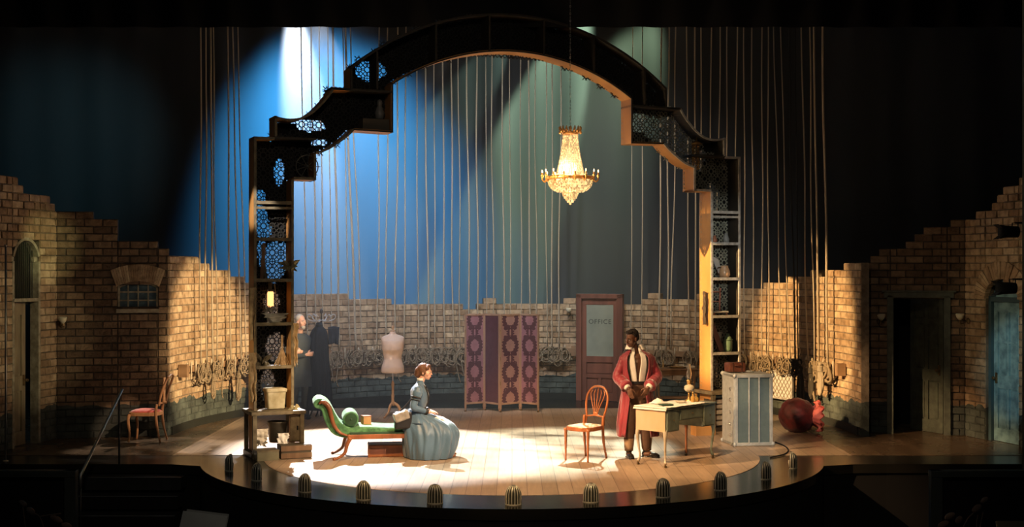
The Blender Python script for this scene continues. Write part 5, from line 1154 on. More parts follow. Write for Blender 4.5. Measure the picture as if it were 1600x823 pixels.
# ================================================================ FOOTLIGHTS
M_hood = mat('shade_toned_shell', (.06, .065, .05), .35, .3, (.03, .033, .026), 10)  # hood toned dark so the ribs stand out as highlights
M_shell = mat('silvered_shell', (.62, .62, .54), .3, .35, (.4, .4, .33), 10)  # paler silver paints the highlights along the ribs; the base shares it
fl0 = None
flp = [(362, 735), (404, 750), (478, 768), (569, 780), (680, 786), (802, 788), (923, 784), (1035, 776), (1124, 765), (1194, 748), (1235, 731)]
names = ['leftmost', 'second', 'third', 'fourth', 'fifth', 'sixth', 'seventh', 'eighth', 'ninth', 'tenth', 'rightmost']
ord2 = lambda i: names[i] + (' from the left' if 0 < i < 10 else '')
def shell():
    t = thing('footlight', 'x', 'footlight')
    b = MB(); n = 73
    def f(u, v):
        ph = PI * u; z = .012 + .2 * v; rr_ = .085 * (1 if z < .10 else math.sqrt(max(0.0, 1 - ((z - .10) / .1125) ** 2))); rr_ *= 1
        return (-math.cos(ph) * rr_, -math.sin(ph) * rr_ * .95, z)
    b.grid(f, n, 22); b.build('shell_hood', M_hood, t, smooth=True, solid=.006)
    for k in range(8):
        ph = PI * (k + .5) / 8; b = MB(); pts = [f(ph / PI, v_) for v_ in [i_ / 14 * .97 for i_ in range(15)]]; b.tube([(x * 1.02, y * 1.02, z) for x, y, z in pts], .0062, 6); b.build('shell_rib', M_shell, t, smooth=True)
    b = MB(); b.prism([(-.092, .0)] + [(-.092 * math.cos(PI * i / 16), -.09 * math.sin(PI * i / 16)) for i in range(17)] + [(.092, .0)], .0, .012, 'z'); b.build('base', M_shell, t)
    b = MB(); b.lathe([(.02, .014), (.022, .04), (.03, .07), (.025, .1), (.001, .115)], 12, (0, .0, 0)); b.build('lamp_bulb', mat('unlit_bulb', (.4, .38, .3), .2), t, smooth=True)
    return t
def copy_tree(o, parent=None):
    c = o.copy(); COL.objects.link(c); c.parent = parent
    for k in list(o.children): copy_tree(k, c)
    return c
for i, (px, py) in enumerate(flp):
    t = shell() if i == 0 else copy_tree(fl0)
    if i == 0: fl0 = t
    p = G(px, py); t.location = (p.x, p.y, 0.003); d = CTR - p; t.rotation_euler.z = math.atan2(d.y, d.x) - PI / 2 
    t['label'] = f'ribbed silver shell footlight on the stage rim, {ord2(i)}'; t['category'] = 'footlight'; t['group'] = 'shell footlights along the curved stage rim'
# ================================================================ FOREGROUND
# steps down from the stage at the left
stp = thing('stage_steps', 'black steps leading down from the stage at the left', 'steps', (-4.95, -2.0, 0))
for k in range(5):
    z = -.12 - .2 * k; y = -.06 - .27 * k - .2
    b = MB(); b.box((0, y + .02, z - .08), (1.25 + .06 * k, .31, .16)); sp_ = b.build('step', mat('worn_black_tread', (.03, .033, .033), .35, 0, (.018, .02, .02), 5) if k == 0 else M_black, stp)
    b = MB(); b.box((0, y - .125, z + .004), (1.25 + .06 * k, .012, .006)); b.build('step_nosing', mat('worn_metal_nosing', (.3, .32, .33), .3, .6), sp_)
hr = thing('handrail', 'thin steel handrail sloping down beside the steps at the left', 'handrail', (-5.3, -2.0, 0))
p0, p1 = at(191, 608, -1.85), at(126, 742, -3.2)
M_steel = mat('brushed_steel', (.6, .6, .55), .3, .85)
b = MB(); b.tube([p - hr.location for p in (p0, p1, p1 + V((0, .0, -.16)))], .02, 8); b.build('rail', M_steel, hr, smooth=True)
b = MB(); q = p0.lerp(p1, .08) - hr.location; b.tube([q, V((q.x, q.y, .0 if q.y > 0 else -.1))], .012, 8); M_bpost = mat('black_steel', (.02, .02, .02), .4); b.build('upper_post', M_bpost, hr, smooth=True); b = MB(); q = p1 - hr.location; b.tube([q, V((q.x, q.y, -1.1))], .012, 8); b.build('lower_post', M_bpost, hr, smooth=True)
b = MB(); p = at(9, 722, -1.75); b.tube([(0, 0, 0), (0, 0, 2.9)], .014, 8); o = b.build('steel_pole', M_steel, smooth=True); tag(o, 'thin pale vertical pole at the far left edge of the stage', 'pole'); o.location = (p.x, -1.75, 0)
b = MB(); b.lathe([(.04, 0), (.04, .01), (.016, .02)], 12); b.build('pole_foot', M_steel, o)
b = MB(); b.ell((0, 0, 2.92), .02, nu=8, nv=6); b.build('finial', M_steel, o)
# stage boxes beside the thrust
for s, nm, x in ((-1, 'left', at(118, 740, -4.0).x), (1, 'right', at(1455, 740, -4.0).x)):
    t = thing('box_front', f'dark grey green panelled box front at the lower {nm}', 'box front', (x, -4.0, -1.15)); zt_ = zat(734, -4.0) + 1.15
    M_bx = mat('dark_box_paint_' + nm, (.035, .042, .036), .6)
    b = MB(); b.box((s * 1.2, 0, zt_ - .04), (2.44, .12, .08)); b.build('top_rail', M_bx, t, bevel=.008)
    b = MB(); b.box((s * .05, 0, zt_ / 2), (.13, .1, zt_)); b.build('stile', M_bx, t)
    b = MB(); b.box((s * 1.2, .03, zt_ / 2 - .02), (2.4, .03, zt_ - .08)); b.build('recessed_panel', M_black, t)
# gilded plaster foliage in the near corners (theatre box ornament)
M_plast = mat('dim_gilt_plaster', (.50, .30, .2), .6, 0, (.3, .17, .1), 9)
def ornament(name, label, blobs, stems, Y):
    t = thing(name, label, 'ornament', at(blobs[0][0], blobs[0][1], Y)); inv = -t.location
    for (px, py, rx, rz_, an) in blobs:
        s = (Y - CAMY) / FPX; b = MB(); c = at(px, py, Y) + inv; Rr = Matrix.Rotation(-R(an), 3, 'Y'); b.ell(c, (rx * s, rx * s * .4, rz_ * s), Rr, 14, 10); b.build('petal', M_plast, t, smooth=True)
    for st_ in stems: b = MB(); b.tube(rib([at(a, c, Y) + inv for a, c in st_], 12), .9 * (Y - CAMY) / FPX, 6); b.build('stem', M_plast, t, smooth=True)
    b = MB(); s = (Y - CAMY) / FPX; c = at(blobs[0][0], 850, Y) + inv; b.box(c + V((0, .06, -.1)), (.9, .05, .35)); b.build('backing_board', M_black, t)
ornament('plaster_flower', 'dim gilded plaster flower buds and stems at the lower left corner', [(36, 786, 7, 4, -35), (48, 798, 8, 5, -40), (88, 811, 11, 5, -28), (104, 821, 9, 5, -15)], [[(52, 801), (62, 807), (68, 823)], [(60, 807), (78, 804), (96, 802)], [(36, 792), (38, 810), (41, 830)]], -7)
ornament('plaster_flower', 'dim gilded plaster flower buds and stems at the lower right corner', [(1526, 794, 9, 5, 40), (1538, 781, 7, 4, 40), (1484, 806, 9, 5, 28), (1474, 819, 10, 5, 25), (1498, 812, 7, 5, 50)], [[(1522, 800), (1512, 810), (1504, 826)], [(1528, 804), (1526, 815), (1526, 828)], [(1536, 800), (1533, 815), (1531, 828)]], -7)
# music stand pages, conductor's papers
b = MB(); p = at(316, 815, -7)
b.box((0, 0, 0), (.42, .012, .30)); o = b.build('sheet_music', mat('dim_grey_paper', (.30, .33, .33), .7), bevel=.002); tag(o, 'dim grey sheets of paper tilted in the dark at the lower left', 'paper'); o.location = p + V((0, 0, -.06)); o.rotation_euler = (R(-35), R(8), .1)
b = MB(); b.box((.02, .02, .03), (.40, .010, .30)); b.build('under_sheet', mat('dim_grey_paper_b', (.2, .22, .22), .7), o)
b = MB(); p = at(1582, 822, -6.8); b.box((0, 0, 0), (.42, .03, .16)); o = b.build('paper_card', mat('cream_card_orange_light', (.75, .48, .22), .6, emit=None), bevel=.003); tag(o, 'cream card edge at the lower right corner, tinted as orange-lit', 'card'); o.location = p + V((.06, 0, -.03)); o.rotation_euler = (R(-20), 0, 0)  # orange light on the cream card is mixed into its colour
# side boom lanterns at the right proscenium
def lantern(px, py, Y, label, an):
    t = thing('stage_lantern', label, 'stage lantern', at(px, py, Y), R(an))
    b = MB(); Ry = Matrix.Rotation(R(-90), 3, 'Y'); b.lathe([(.04, -.05), (.075, -.04), (.08, .12), (.095, .2)], 16, R_=Ry); b.build('lantern_body', M_black, t, smooth=True)
    b = MB(); b.tube([(0, -.1, 0), (0, -.1, .12), (0, .1, .12), (0, .1, 0)], .008, 6); b.tube([(0, 0, .12), (.12, 0, .12), (.3, 0, .12)], .012, 6); b.build('yoke', M_black, t, smooth=True)
    b = MB(); b.box((-.22, 0, .07), (.1, .18, .004), Matrix.Rotation(R(35), 3, 'Y')); b.box((-.22, 0, -.07), (.1, .18, .004), Matrix.Rotation(R(-35), 3, 'Y')); b.build('barn_door', M_black, t)
lantern(1586, 362, -1.9, 'upper black stage lantern at the right proscenium edge', 0)
lantern(1582, 450, -1.9, 'lower black stage lantern at the right proscenium edge', 0)
# ================================================================ PEOPLE
def rotz(a): return Matrix.Rotation(a, 3, 'Z')
def look(yaw, pitch=0, roll=0):     # local +Y = forward; yaw 0 -> +Y
    return Matrix.Rotation(yaw, 3, 'Z') @ Matrix.Rotation(pitch, 3, 'X') @ Matrix.Rotation(roll, 3, 'Y')
def head(b, c, Q, s=1.0, fem=False):
    c = V(c); E = lambda p, r, Rr=None: b.ell(c + Q @ (V(p) * s), tuple(x * s for x in (r if isinstance(r, tuple) else (r,) * 3)), Q @ Rr if Rr is not None else Q, 16, 12)
    E((0, -.015, .035), (.074, .092, .088)); E((0, .022, -.01), (.064, .072, .085)); E((0, .04, -.065), (.05 if not fem else .044, .05, .045)); E((0, .062, -.092), (.024, .022, .018))
    E((0, .088, .022), (.048, .014, .011)); E((0, .096, -.008), (.012, .016, .03), Matrix.Rotation(R(12), 3, 'X')); E((0, .108, -.024), (.015, .013, .011)); E((0, .09, -.052), (.024, .012, .007)); E((0, .089, -.064), (.021, .012, .008))
    for sx in (-1, 1):
        E((sx * .045, .06, -.025), (.024, .022, .026)); E((sx * .075, -.005, -.012), (.010, .019, .03)); E((sx * .028, .083, .006), (.016, .012, .010))
def face(parent, c, Q, s=1.0, lip=(.35, .1, .09), brow=(.03, .015, .01)):
    c = V(c)
    for sx in (-1, 1):
        b = MB(); b.ell(c + Q @ (V((sx * .030, .0875, .006)) * s), (.0135 * s, .008 * s, .008 * s), Q, 10, 8); e = b.build('eye', M_eye, parent, smooth=True)
        b = MB(); b.ell(c + Q @ (V((sx * .030, .0935, .005)) * s), (.0055 * s, .003 * s, .0055 * s), Q, 8, 6); b.build('iris', M_iris, e, smooth=True)
        b = MB(); b.ell(c + Q @ (V((sx * .031, .0995, .024)) * s), (.02 * s, .004 * s, .0035 * s), Q @ Matrix.Rotation(sx * R(8), 3, 'Y'), 8, 6); b.build('eyebrow', mat('brow', brow, .8), parent, smooth=True)
    b = MB(); b.ell(c + Q @ (V((0, .0995, -.0525)) * s), (.021 * s, .005 * s, .0045 * s), Q, 10, 6); b.ell(c + Q @ (V((0, .098, -.0625)) * s), (.018 * s, .005 * s, .0055 * s), Q, 10, 6); b.build('lips', mat('lip', lip, .5), parent, smooth=True)
M_eye = mat('eye_white', (.7, .68, .64), .3); M_iris = mat('dark_iris', (.02, .012, .008), .2)
def hand(b, wrist, d, n, side, s=1.0, curl=.5, spread=.12):
    # d: finger direction, n: palm normal (fingers curl towards it), side +1/-1: which side the thumb leaves
    w_ = V(wrist); d = V(d).normalized(); n = V(n); n = (n - d * n.dot(d)).normalized(); x = d.cross(n) * side
    Q = Matrix((x, d, n)).transposed()
    b.ell(w_ + d * .045 * s, (.040 * s, .052 * s, .017 * s), Q, 12, 8); b.ell(w_ + d * .07 * s, (.041 * s, .028 * s, .015 * s), Q, 12, 8)
    for k, (off, L) in enumerate(((.030, .072), (.010, .082), (-.011, .076), (-.031, .058))):
        p = w_ + d * (.078 * s) + x * off * s; c_ = curl * (.8 + .25 * k); pts = [p - d * .02 * s, p]; dd = (d + x * off * spread * 20 * .1).normalized(); ang = 0
        for j, f in enumerate((.45, .32, .23)):
            ang += c_ * (.5 if j == 0 else .8) * .8; v = dd * math.cos(ang) + n * math.sin(ang); p = p + v * L * f * s; pts.append(p)
        b.tube(pts, [.0095 * s, .0095 * s, .009 * s, .0082 * s, .0068 * s], 8)
        b.ell(p, .007 * s, nu=8, nv=6)
    p = w_ + d * .018 * s + x * .026 * s; q1 = p + (x * .75 + d * .6 + n * .3).normalized() * .036 * s; q2 = q1 + (x * .3 + d * .9 + n * .35).normalized() * .03 * s; q3 = q2 + (d + n * .45).normalized() * .024 * s
    b.tube([p, q1, q2, q3], [.014 * s, .0115 * s, .0105 * s, .008 * s], 8); b.ell(q3, .0082 * s, nu=8, nv=6)
def limb(b, pts, rs):
    c = rib(pts, 6 * (len(pts) - 1)); k = len(c); R_ = []
    for i in range(k):
        f = i / (k - 1) * (len(rs) - 1); j = min(int(f), len(rs) - 2); R_.append(rs[j] * (1 - (f - j)) + rs[j + 1] * (f - j))
    b.tube(c, R_, 12)
    for i, p in enumerate(pts): b.ell(p, rs[i] * .99 if i < len(rs) else rs[-1], nu=12, nv=8)
def loft(lv, a0=0, a1=360, n=64, fold=0, nf=11, seed=0, build=None):
    # lv: (z, cx, cy, rx, ry, foldamp)
    b = MB(); closed = not callable(a0) and (a1 - a0) >= 359.9; rows = []
    m = (len(lv) - 1) * 6
    def f(u, v):
        t = u * (len(lv) - 1); i = min(int(t), len(lv) - 2); q = t - i
        p = [lv[max(i - 1, 0)], lv[i], lv[i + 1], lv[min(i + 2, len(lv) - 1)]]
        z, cx_, cy_, rx, ry, fa = [.5 * (2 * p[1][k] + (p[2][k] - p[0][k]) * q + (2 * p[0][k] - 5 * p[1][k] + 4 * p[2][k] - p[3][k]) * q * q + (p[1][k] * 3 - p[0][k] - 3 * p[2][k] + p[3][k]) * q ** 3) for k in range(6)]
        A = a0 if not callable(a0) else a0(z)
        B = a1 if not callable(a1) else a1(z)
        a = R(A + (B - A) * v); w1 = .45 * math.sin(a * nf + seed + 2.2 * math.sin(a * 2 + seed) + 1.5 * z) + 1.9 * MN.noise(V((math.cos(a) * nf * .32, math.sin(a) * nf * .32, z * 1.6 + seed))) + .8 * MN.noise(V((math.cos(a) * nf * .7, math.sin(a) * nf * .7, z * 3.5 + seed))); k = 1 + fa * w1
        return (cx_ + rx * k * math.cos(a), cy_ + ry * k * math.sin(a), z)
    b.grid(f, m + 1, n if not closed else n, False, closed); return b
# ---- man in the crimson robe: local, facing -Y
M_skinD = mat('dark_brown_skin', (.105, .048, .028), .45, 0, (.085, .038, .022), 20)
M_robe = mat('crimson_silk_robe', (.23, .014, .03), .5, 0, (.15, .008, .018), 5, .25, 12, sheen=.4)
M_robeD = mat('dark_robe_lining', (.06, .012, .018), .6)
M_trous = mat('brown_wool_trousers', (.085, .045, .03), .8, 0, (.06, .03, .02), 12, .1)
M_shoe = mat('polished_black_shoe', (.012, .012, .012), .2)
M_vest = mat('dark_brocade_vest', (.05, .05, .045), .6, 0, (.02, .02, .02), 40)
mn = thing('person', 'standing man in a long crimson robe and open white shirt, looking down to the left', 'person', (1.73, -1.42, 0))
hc = V((-.075, -.04, 1.645)); HQ = look(R(180 - 50), R(-14))
# yaw: forward = (-sin yaw, cos yaw); want (-.77,-.64) -> yaw = 130 deg
b = MB(); head(b, hc, HQ, 1.0)
b.tube([(-.02, .02, 1.40), (-.035, .01, 1.50), (-.075, -.01, 1.62)], [.07, .055, .056], 14)
b.ell((0, .0, 1.24), (.165, .105, .2)); b.ell((0, 0, 1.38), (.2, .085, .07)); b.ell((0, .0, 1.02), (.14, .1, .14)); b.ell((0, .01, .93), (.155, .11, .12))
limb(b, [(-.18, .01, 1.385), (-.265, -.02, 1.12), (-.135, -.2, .975)], [.055, .043, .028]); limb(b, [(.18, .01, 1.385), (.27, -.02, 1.12), (.125, -.21, .985)], [.055, .043, .028])
hand(b, (-.135, -.205, .975), (.28, -.18, -.95), (.35, .85, -.1), 1, 1.0, .35); hand(b, (.125, -.215, .985), (-.42, -.12, -.9), (-.3, .9, 0), -1, 1.0, .8)
limb(b, [(-.09, .0, .92), (-.105, -.02, .5), (-.115, .02, .09)], [.085, .055, .038]); limb(b, [(.09, .0, .92), (.11, -.0, .5), (.13, .05, .09)], [.085, .055, .038])
b.ell((-.115, -.04, .05), (.04, .1, .035)); b.ell((.17, .02, .05), (.09, .045, .035))
body = b.build('body', M_skinD, mn, remesh=.006)
face(body, hc, HQ, 1.0, (.16, .05, .045))
b = MB(); E = lambda p, r: b.ell(hc + HQ @ V(p), r, HQ, 18, 12); E((0, -.028, .055), (.08, .088, .082)); E((0, -.05, .01), (.077, .062, .07)); E((0, .03, .1), (.06, .05, .03))
b.build('hair', mat('short_black_hair', (.012, .009, .008), .9, bump=.8, bscale=80), body, remesh=.006)
# trousers
b = MB(); b.ell((0, .01, .98), (.165, .12, .1)); limb(b, [(-.085, .0, .93), (-.105, -.02, .5), (-.115, .015, .14)], [.105, .082, .066]); limb(b, [(.085, .0, .93), (.112, -.0, .5), (.13, .045, .14)], [.105, .082, .066]); b.build('trousers', M_trous, mn, remesh=.009)
b = MB(); b.lathe([(.165, -.018), (.168, .018)], 28, (0, .01, 1.045), sq=.72, cap=False); b.build('waistband', M_blackleather, mn, solid=.006)
for x, y, an in ((-.115, -.02, 8), (.14, .04, 62)):
    b = MB(); Q = rotz(R(an)); cc = V((x, y, 0)); 
    b.ell(cc + Q @ V((0, -.07, .04)), (.046, .11, .038), Q, 14, 10); b.ell(cc + Q @ V((0, .02, .05)), (.04, .06, .048), Q, 14, 10); b.ell(cc + Q @ V((0, .01, .095)), (.042, .052, .05), Q, 14, 10); b.ell(cc + Q @ V((0, -.13, .032)), (.042, .06, .028), Q, 14, 10)
    b.box(cc + Q @ V((0, -.05, .008)), (.08, .27, .014), Q); b.build('shoe', M_shoe, mn, remesh=.006)
    b = MB(); b.lathe([(.056, .10), (.06, .16), (.07, .26), (.071, .27)], 16, (x, y + .01, 0), cap=False); b.build('gaiter', mat('tan_gaiter', (.26, .17, .1), .8), mn, smooth=True, solid=.006)
# shirt: open V, white
def shirtA(z): return -90 + 5 + max(0, (z - 1.12)) * 34
b = loft([(1.04, 0, .01, .158, .115, .01), (1.12, 0, .0, .165, .115, .02), (1.22, 0, -.0, .178, .12, .03), (1.32, 0, -.0, .19, .118, .03), (1.40, -.005, .01, .17, .1, .02), (1.46, -.01, .015, .10, .08, .01), (1.52, -.02, .02, .08, .075, 0)], shirtA, lambda z: 270 - 5 - max(0, (z - 1.12)) * 34, 60, nf=9, seed=1)
b.build('shirt', M_white, mn, smooth=True, solid=.008)
b = loft([(1.47, -.01, .012, .09, .08, .0), (1.54, -.03, .01, .088, .086, .03), (1.56, -.03, .01, .11, .105, .03), (1.50, -.02, .01, .145, .125, .04)], -90 + 32, 270 - 32, 50, nf=5, seed=2); plab(b.build('shirt_collar', M_white, mn, smooth=True, solid=.007), 'wide open white collar')
for s in (-1, 1):
    b = loft([(1.0, 0, .01, .172, .125, .0), (1.15, 0, .0, .184, .134, .0), (1.3, 0, -.0, .196, .134, .0), (1.42, -.0, .01, .16, .11, .0)], (lambda z, s=s: -90 + s * (30 + (z - 1.05) * 28)), (lambda z, s=s: -90 + s * 80), 14); b.build('waistcoat', M_vest, mn, smooth=True, solid=.006)
def ro(z): return 30 + 12 * min(1, max(0, (z - 1.05) * 6)) + max(0, (1.0 - z)) * 14
b = loft([(.30, .0, .02, .275, .21, .08), (.45, .0, .02, .268, .20, .07), (.60, .0, .02, .25, .19, .065), (.80, .0, .02, .225, .17, .05), (1.0, 0, .01, .205, .155, .03), (1.2, 0, .01, .215, .155, .015), (1.33, 0, .01, .235, .145, .01), (1.41, -.0, .015, .215, .12, .0), (1.46, -.01, .02, .14, .10, 0), (1.50, -.015, .03, .09, .085, 0)], lambda z: -90 + ro(z), lambda z: 270 - ro(z), 110, nf=10, seed=4)
rb = b.build('robe', [M_robe], mn, smooth=True, solid=.014)
for s in (-1, 1):      # turned-back lapels
    b = loft([(.32, .0, .02, .282, .216, .03), (.6, .0, .02, .26, .2, .03), (.9, 0, .015, .224, .172, .02), (1.2, 0, .005, .226, .168, .0), (1.38, 0, .005, .222, .142, .0), (1.47, -.01, .02, .13, .105, 0)], (lambda z, s=s: -90 + s * (ro(z) - 2)), (lambda z, s=s: -90 + s * (ro(z) + 12)), 8); b.build('robe_lapel', M_robe, rb, smooth=True, solid=.01)
for s in (-1, 1):
    sh_, el, wr = ((-.185, .01, 1.365), (-.27, -.01, 1.12), (-.165, -.175, 1.0)) if s < 0 else ((.185, .01, 1.365), (.275, -.01, 1.12), (.155, -.185, 1.01))
    c = rib([sh_, V(sh_).lerp(V(el), .5), el, V(el).lerp(V(wr), .5), wr], 28); b = MB()
    b.tube(c, [(.062 + .018 * math.sin(min(1, i / len(c)) * PI * .5) + .003 * math.sin(i * 2.3)) for i in range(len(c))], 18); b.ell(sh_, (.07, .07, .06)); sl = b.build('robe_sleeve', M_robe, rb, remesh=.010)
    b = MB(); d = (V(wr) - V(el)).normalized(); b.tube([V(wr) - d * .06, V(wr), V(wr) + d * .01], [.078, .088, .088], 18); b.build('cuff', M_robe, sl, smooth=True)
    b = MB(); b.tube([V(wr) - d * .01, V(wr) + d * .04], [.05, .046], 12); b.build('shirt_cuff', M_white, sl, smooth=True)
# ---- seated woman: local, facing +X
M_skinL = mat('fair_skin', (.62, .37, .28), .5, 0, (.56, .32, .24), 18)
M_dress = mat('slate_blue_dress', (.07, .135, .215), .42, 0, (.05, .10, .165), 4, .12, 30, sheen=.3)
M_trimK = mat('black_braid', (.012, .013, .016), .6)
wm = thing('person', 'seated woman in a long slate blue Victorian dress, hair in a low bun, looking right', 'person', (-1.29, -1.40, 0))
hc = V((.085, -.01, 1.185)); HQ = look(R(-90 - 12), R(-6))
b = MB(); head(b, hc, HQ, .93, True)
b.tube([(.01, 0, .98), (.03, 0, 1.05), (.065, -.005, 1.13)], [.06, .044, .046], 12)
b.ell((.01, 0, .84), (.095, .13, .17)); b.ell((.0, 0, .95), (.07, .16, .06)); b.ell((-.03, 0, .62), (.1, .14, .12)); b.ell((-.06, 0, .52), (.13, .17, .09))
for s in (-1, 1):
    limb(b, [(-.0, s * .155, .95), (-.05, s * .2, .72), (.15, s * .10, .635)], [.045, .036, .024]); hand(b, (.15, s * .10, .64), (.9, -s * .55, -.1 if s < 0 else -.25), (-.0, 0, -1), s, .88, .45)
    limb(b, [(-.03, s * .09, .5), (.36, s * .1, .47), (.34, s * .1, .09)], [.085, .058, .038]); b.ell((.40, s * .1, .045), (.1, .036, .03))
wb = b.build('body', M_skinL, wm, remesh=.006); face(wb, hc, HQ, .93, (.5, .14, .12), (.12, .06, .03))
b = MB(); s9 = .93; E = lambda p, r: b.ell(hc + HQ @ (V(p) * s9), tuple(x * s9 for x in r), HQ, 18, 12)
E((0, -.028, .045), (.084, .094, .088)); E((0, -.085, -.005), (.07, .072, .08)); E((0, -.10, -.05), (.06, .06, .055)); E((.0, .045, .095), (.055, .04, .026))
for s in (-1, 1): E((s * .066, -.005, .0), (.018, .045, .05)); E((s * .055, .045, .062), (.025, .035, .03))
b.build('hair', mat('auburn_hair', (.12, .05, .024), .6, 0, (.06, .025, .012), 30, .5, 60), wb, remesh=.006)
b = loft([(.64, -.02, 0, .10, .125, .0), (.72, -.005, 0, .105, .13, .01), (.80, .012, 0, .118, .142, .01), (.88, .015, 0, .125, .155, .0), (.95, .0, 0, .105, .17, .0), (1.0, .01, 0, .075, .12, .0), (1.03, .018, 0, .055, .06, .0), (1.07, .028, 0, .048, .052, .0)], 0, 360, 48); bd = b.build('bodice', M_dress, wm, smooth=True)
b = MB(); b.lathe([(.051, 0), (.05, .02), (.054, .035)], 20, (.03, 0, 1.065), cap=False); b.build('white_collar', M_white, wm, smooth=True, solid=.005)
b = MB()
for s in (-1, 1): b.tube(rib([(.075, s * .05, 1.0), (.125, s * .08, .92), (.135, s * .07, .8), (.10, s * .085, .70), (.02, s * .135, .66)], 20), .009, 6)
for z in (.74, .79, .84, .89, .94): b.ell((.138 - abs(z - .86) * .15, 0, z), .008, nu=8, nv=6)
plab(b.build('black_braid', M_trimK, wm, smooth=True), 'black braid and buttons on the jacket')
for s in (-1, 1):
    sh_, el, wr = V((-.0, s * .165, .94)), V((-.055, s * .21, .72)), V((.12, s * .115, .64)); b = MB()
    c = rib([sh_, sh_.lerp(el, .4), el, el.lerp(wr, .5), wr], 24); k = len(c)
    b.tube(c, [.066, .072, .074, .073, .07, .065, .058, .053, .05, .05, .05, .051, .05, .048, .046, .044, .043, .042, .041, .04, .039, .038, .037, .037, .037][:k], 14); b.ell(sh_ + V((0, 0, .015)), (.062, .06, .06)); sl = b.build('dress_sleeve', M_dress, bd, remesh=.009)
    b = MB(); d = (wr - el).normalized(); b.tube([wr - d * .03, wr + d * .006], [.041, .043], 14); b.build('cuff', M_trimK, sl, smooth=True)
    q = sh_.lerp(el, .42); d = (el - sh_).normalized(); b = MB(); b.tube([q - d * .009, q + d * .009], [.073, .072], 16); q2 = sh_.lerp(el, .58); b.tube([q2 - d * .006, q2 + d * .006], [.066, .065], 16); b.build('arm_band', M_trimK, sl, smooth=True)
b = loft([(.012, .14, 0, .325, .345, .075), (.10, .145, 0, .35, .35, .085), (.22, .15, 0, .375, .34, .08), (.36, .15, 0, .385, .315, .07), (.46, .12, 0, .375, .27, .045), (.53, .07, 0, .31, .225, .05), (.59, .01, 0, .205, .175, .05), (.64, -.02, 0, .125, .14, .03), (.68, -.02, 0, .103, .127, 0)], 0, 360, 160, nf=13, seed=3)
sk = b.build('skirt', M_dress, wm, smooth=True, solid=.006)
b = loft([(.50, .02, 0, .30, .25, .09), (.56, -.0, 0, .25, .21, .1), (.62, -.02, 0, .16, .16, .06), (.675, -.02, 0, .108, .132, 0)], 30, 330, 90, nf=12, seed=5); plab(b.build('overskirt', M_dress, sk, smooth=True, solid=.006), 'gathered overskirt')
for s in (-1, 1): b = MB(); b.ell((.42, s * .1, .04), (.1, .038, .032)); b.build('shoe', mat('brown_boot', (.2, .08, .04), .4), wm, smooth=True)
bag = thing('shoulder_bag', 'grey and black satchel hanging behind the seated woman', 'bag', (-1.49, -1.60, .40), .3)
b = MB(); b.box((0, 0, .14), (.24, .11, .24)); b.build('bag_body', M_blackleather, bag, bevel=.03); b = MB(); b.box((-.03, -.02, .2), (.21, .12, .13), Matrix.Rotation(R(-18), 3, 'Y')); plab(b.build('bag_flap', mat('grey_leather_flap', (.3, .28, .25), .35, 0, (.12, .11, .1), 12), bag, bevel=.02), 'worn grey leather flap')
b = MB(); b.tube(rib([(-.05, 0, .25), (.05, -.03, .36), (.13, -.04, .46), (.19, .02, .53)], 14), .011, 6, flat=.5); b.build('strap', M_blackleather, bag, smooth=True)
# ---- man in the shadows behind the column
M_coat = mat('dark_blue_grey_coat', (.035, .05, .06), .75, 0, (.025, .035, .042), 6, .15)
bm = thing('person', 'grey haired man in a long dark coat with folded arms, standing behind the left column', 'person', (-3.68, 3.1, 0), R(30))
hc = V((-.0, -.04, 1.70)); HQ = look(R(180 + 25), 0)
b = MB(); head(b, hc, HQ, 1.0); b.tube([(0, .01, 1.45), (0, -.01, 1.64)], [.06, .055], 12); b.ell((0, 0, 1.25), (.17, .11, .24)); b.ell((0, 0, 1.41), (.2, .09, .07)); b.ell((0, 0, .98), (.15, .11, .16))
limb(b, [(-.19, 0, 1.4), (-.24, -.05, 1.15), (.05, -.22, 1.14)], [.055, .045, .03]); limb(b, [(.19, 0, 1.4), (.24, -.05, 1.15), (-.05, -.2, 1.19)], [.055, .045, .03])
hand(b, (.05, -.22, 1.14), (.9, .1, .1), (0, 1, 0), 1, 1, .6); hand(b, (-.05, -.2, 1.19), (-.9, .1, .1), (0, 1, 0), -1, 1, .6)
for s in (-1, 1): limb(b, [(s * .09, 0, .95), (s * .1, -.01, .5), (s * .11, .02, .09)], [.085, .055, .038]); b.ell((s * .12, -.05, .04), (.04, .1, .035))
bb_ = b.build('body', M_skinL, bm, remesh=.008); face(bb_, hc, HQ, 1, (.3, .12, .1), (.3, .3, .3))
b = MB(); E = lambda p, r: b.ell(hc + HQ @ V(p), r, HQ, 16, 12); E((0, -.03, .05), (.083, .09, .085)); E((0, -.05, -.02), (.078, .06, .06)); b.build('hair', mat('grey_hair', (.45, .44, .42), .8, bump=.5, bscale=60), bb_, remesh=.008)
b = MB(); b.ell(hc + HQ @ V((0, .06, -.09)), (.045, .04, .045), HQ); b.build('beard', mat('grey_beard', (.4, .38, .36), .9), bb_, smooth=True)
b = loft([(.58, 0, .0, .25, .19, .05), (.8, 0, .0, .225, .17, .03), (1.02, 0, 0, .195, .145, .01), (1.2, 0, 0, .205, .14, 0), (1.36, 0, 0, .22, .125, 0), (1.44, 0, 0, .18, .1, 0), (1.5, 0, .0, .085, .08, 0)], 0, 360, 60, nf=7); b.build('coat', M_coat, bm, smooth=True)
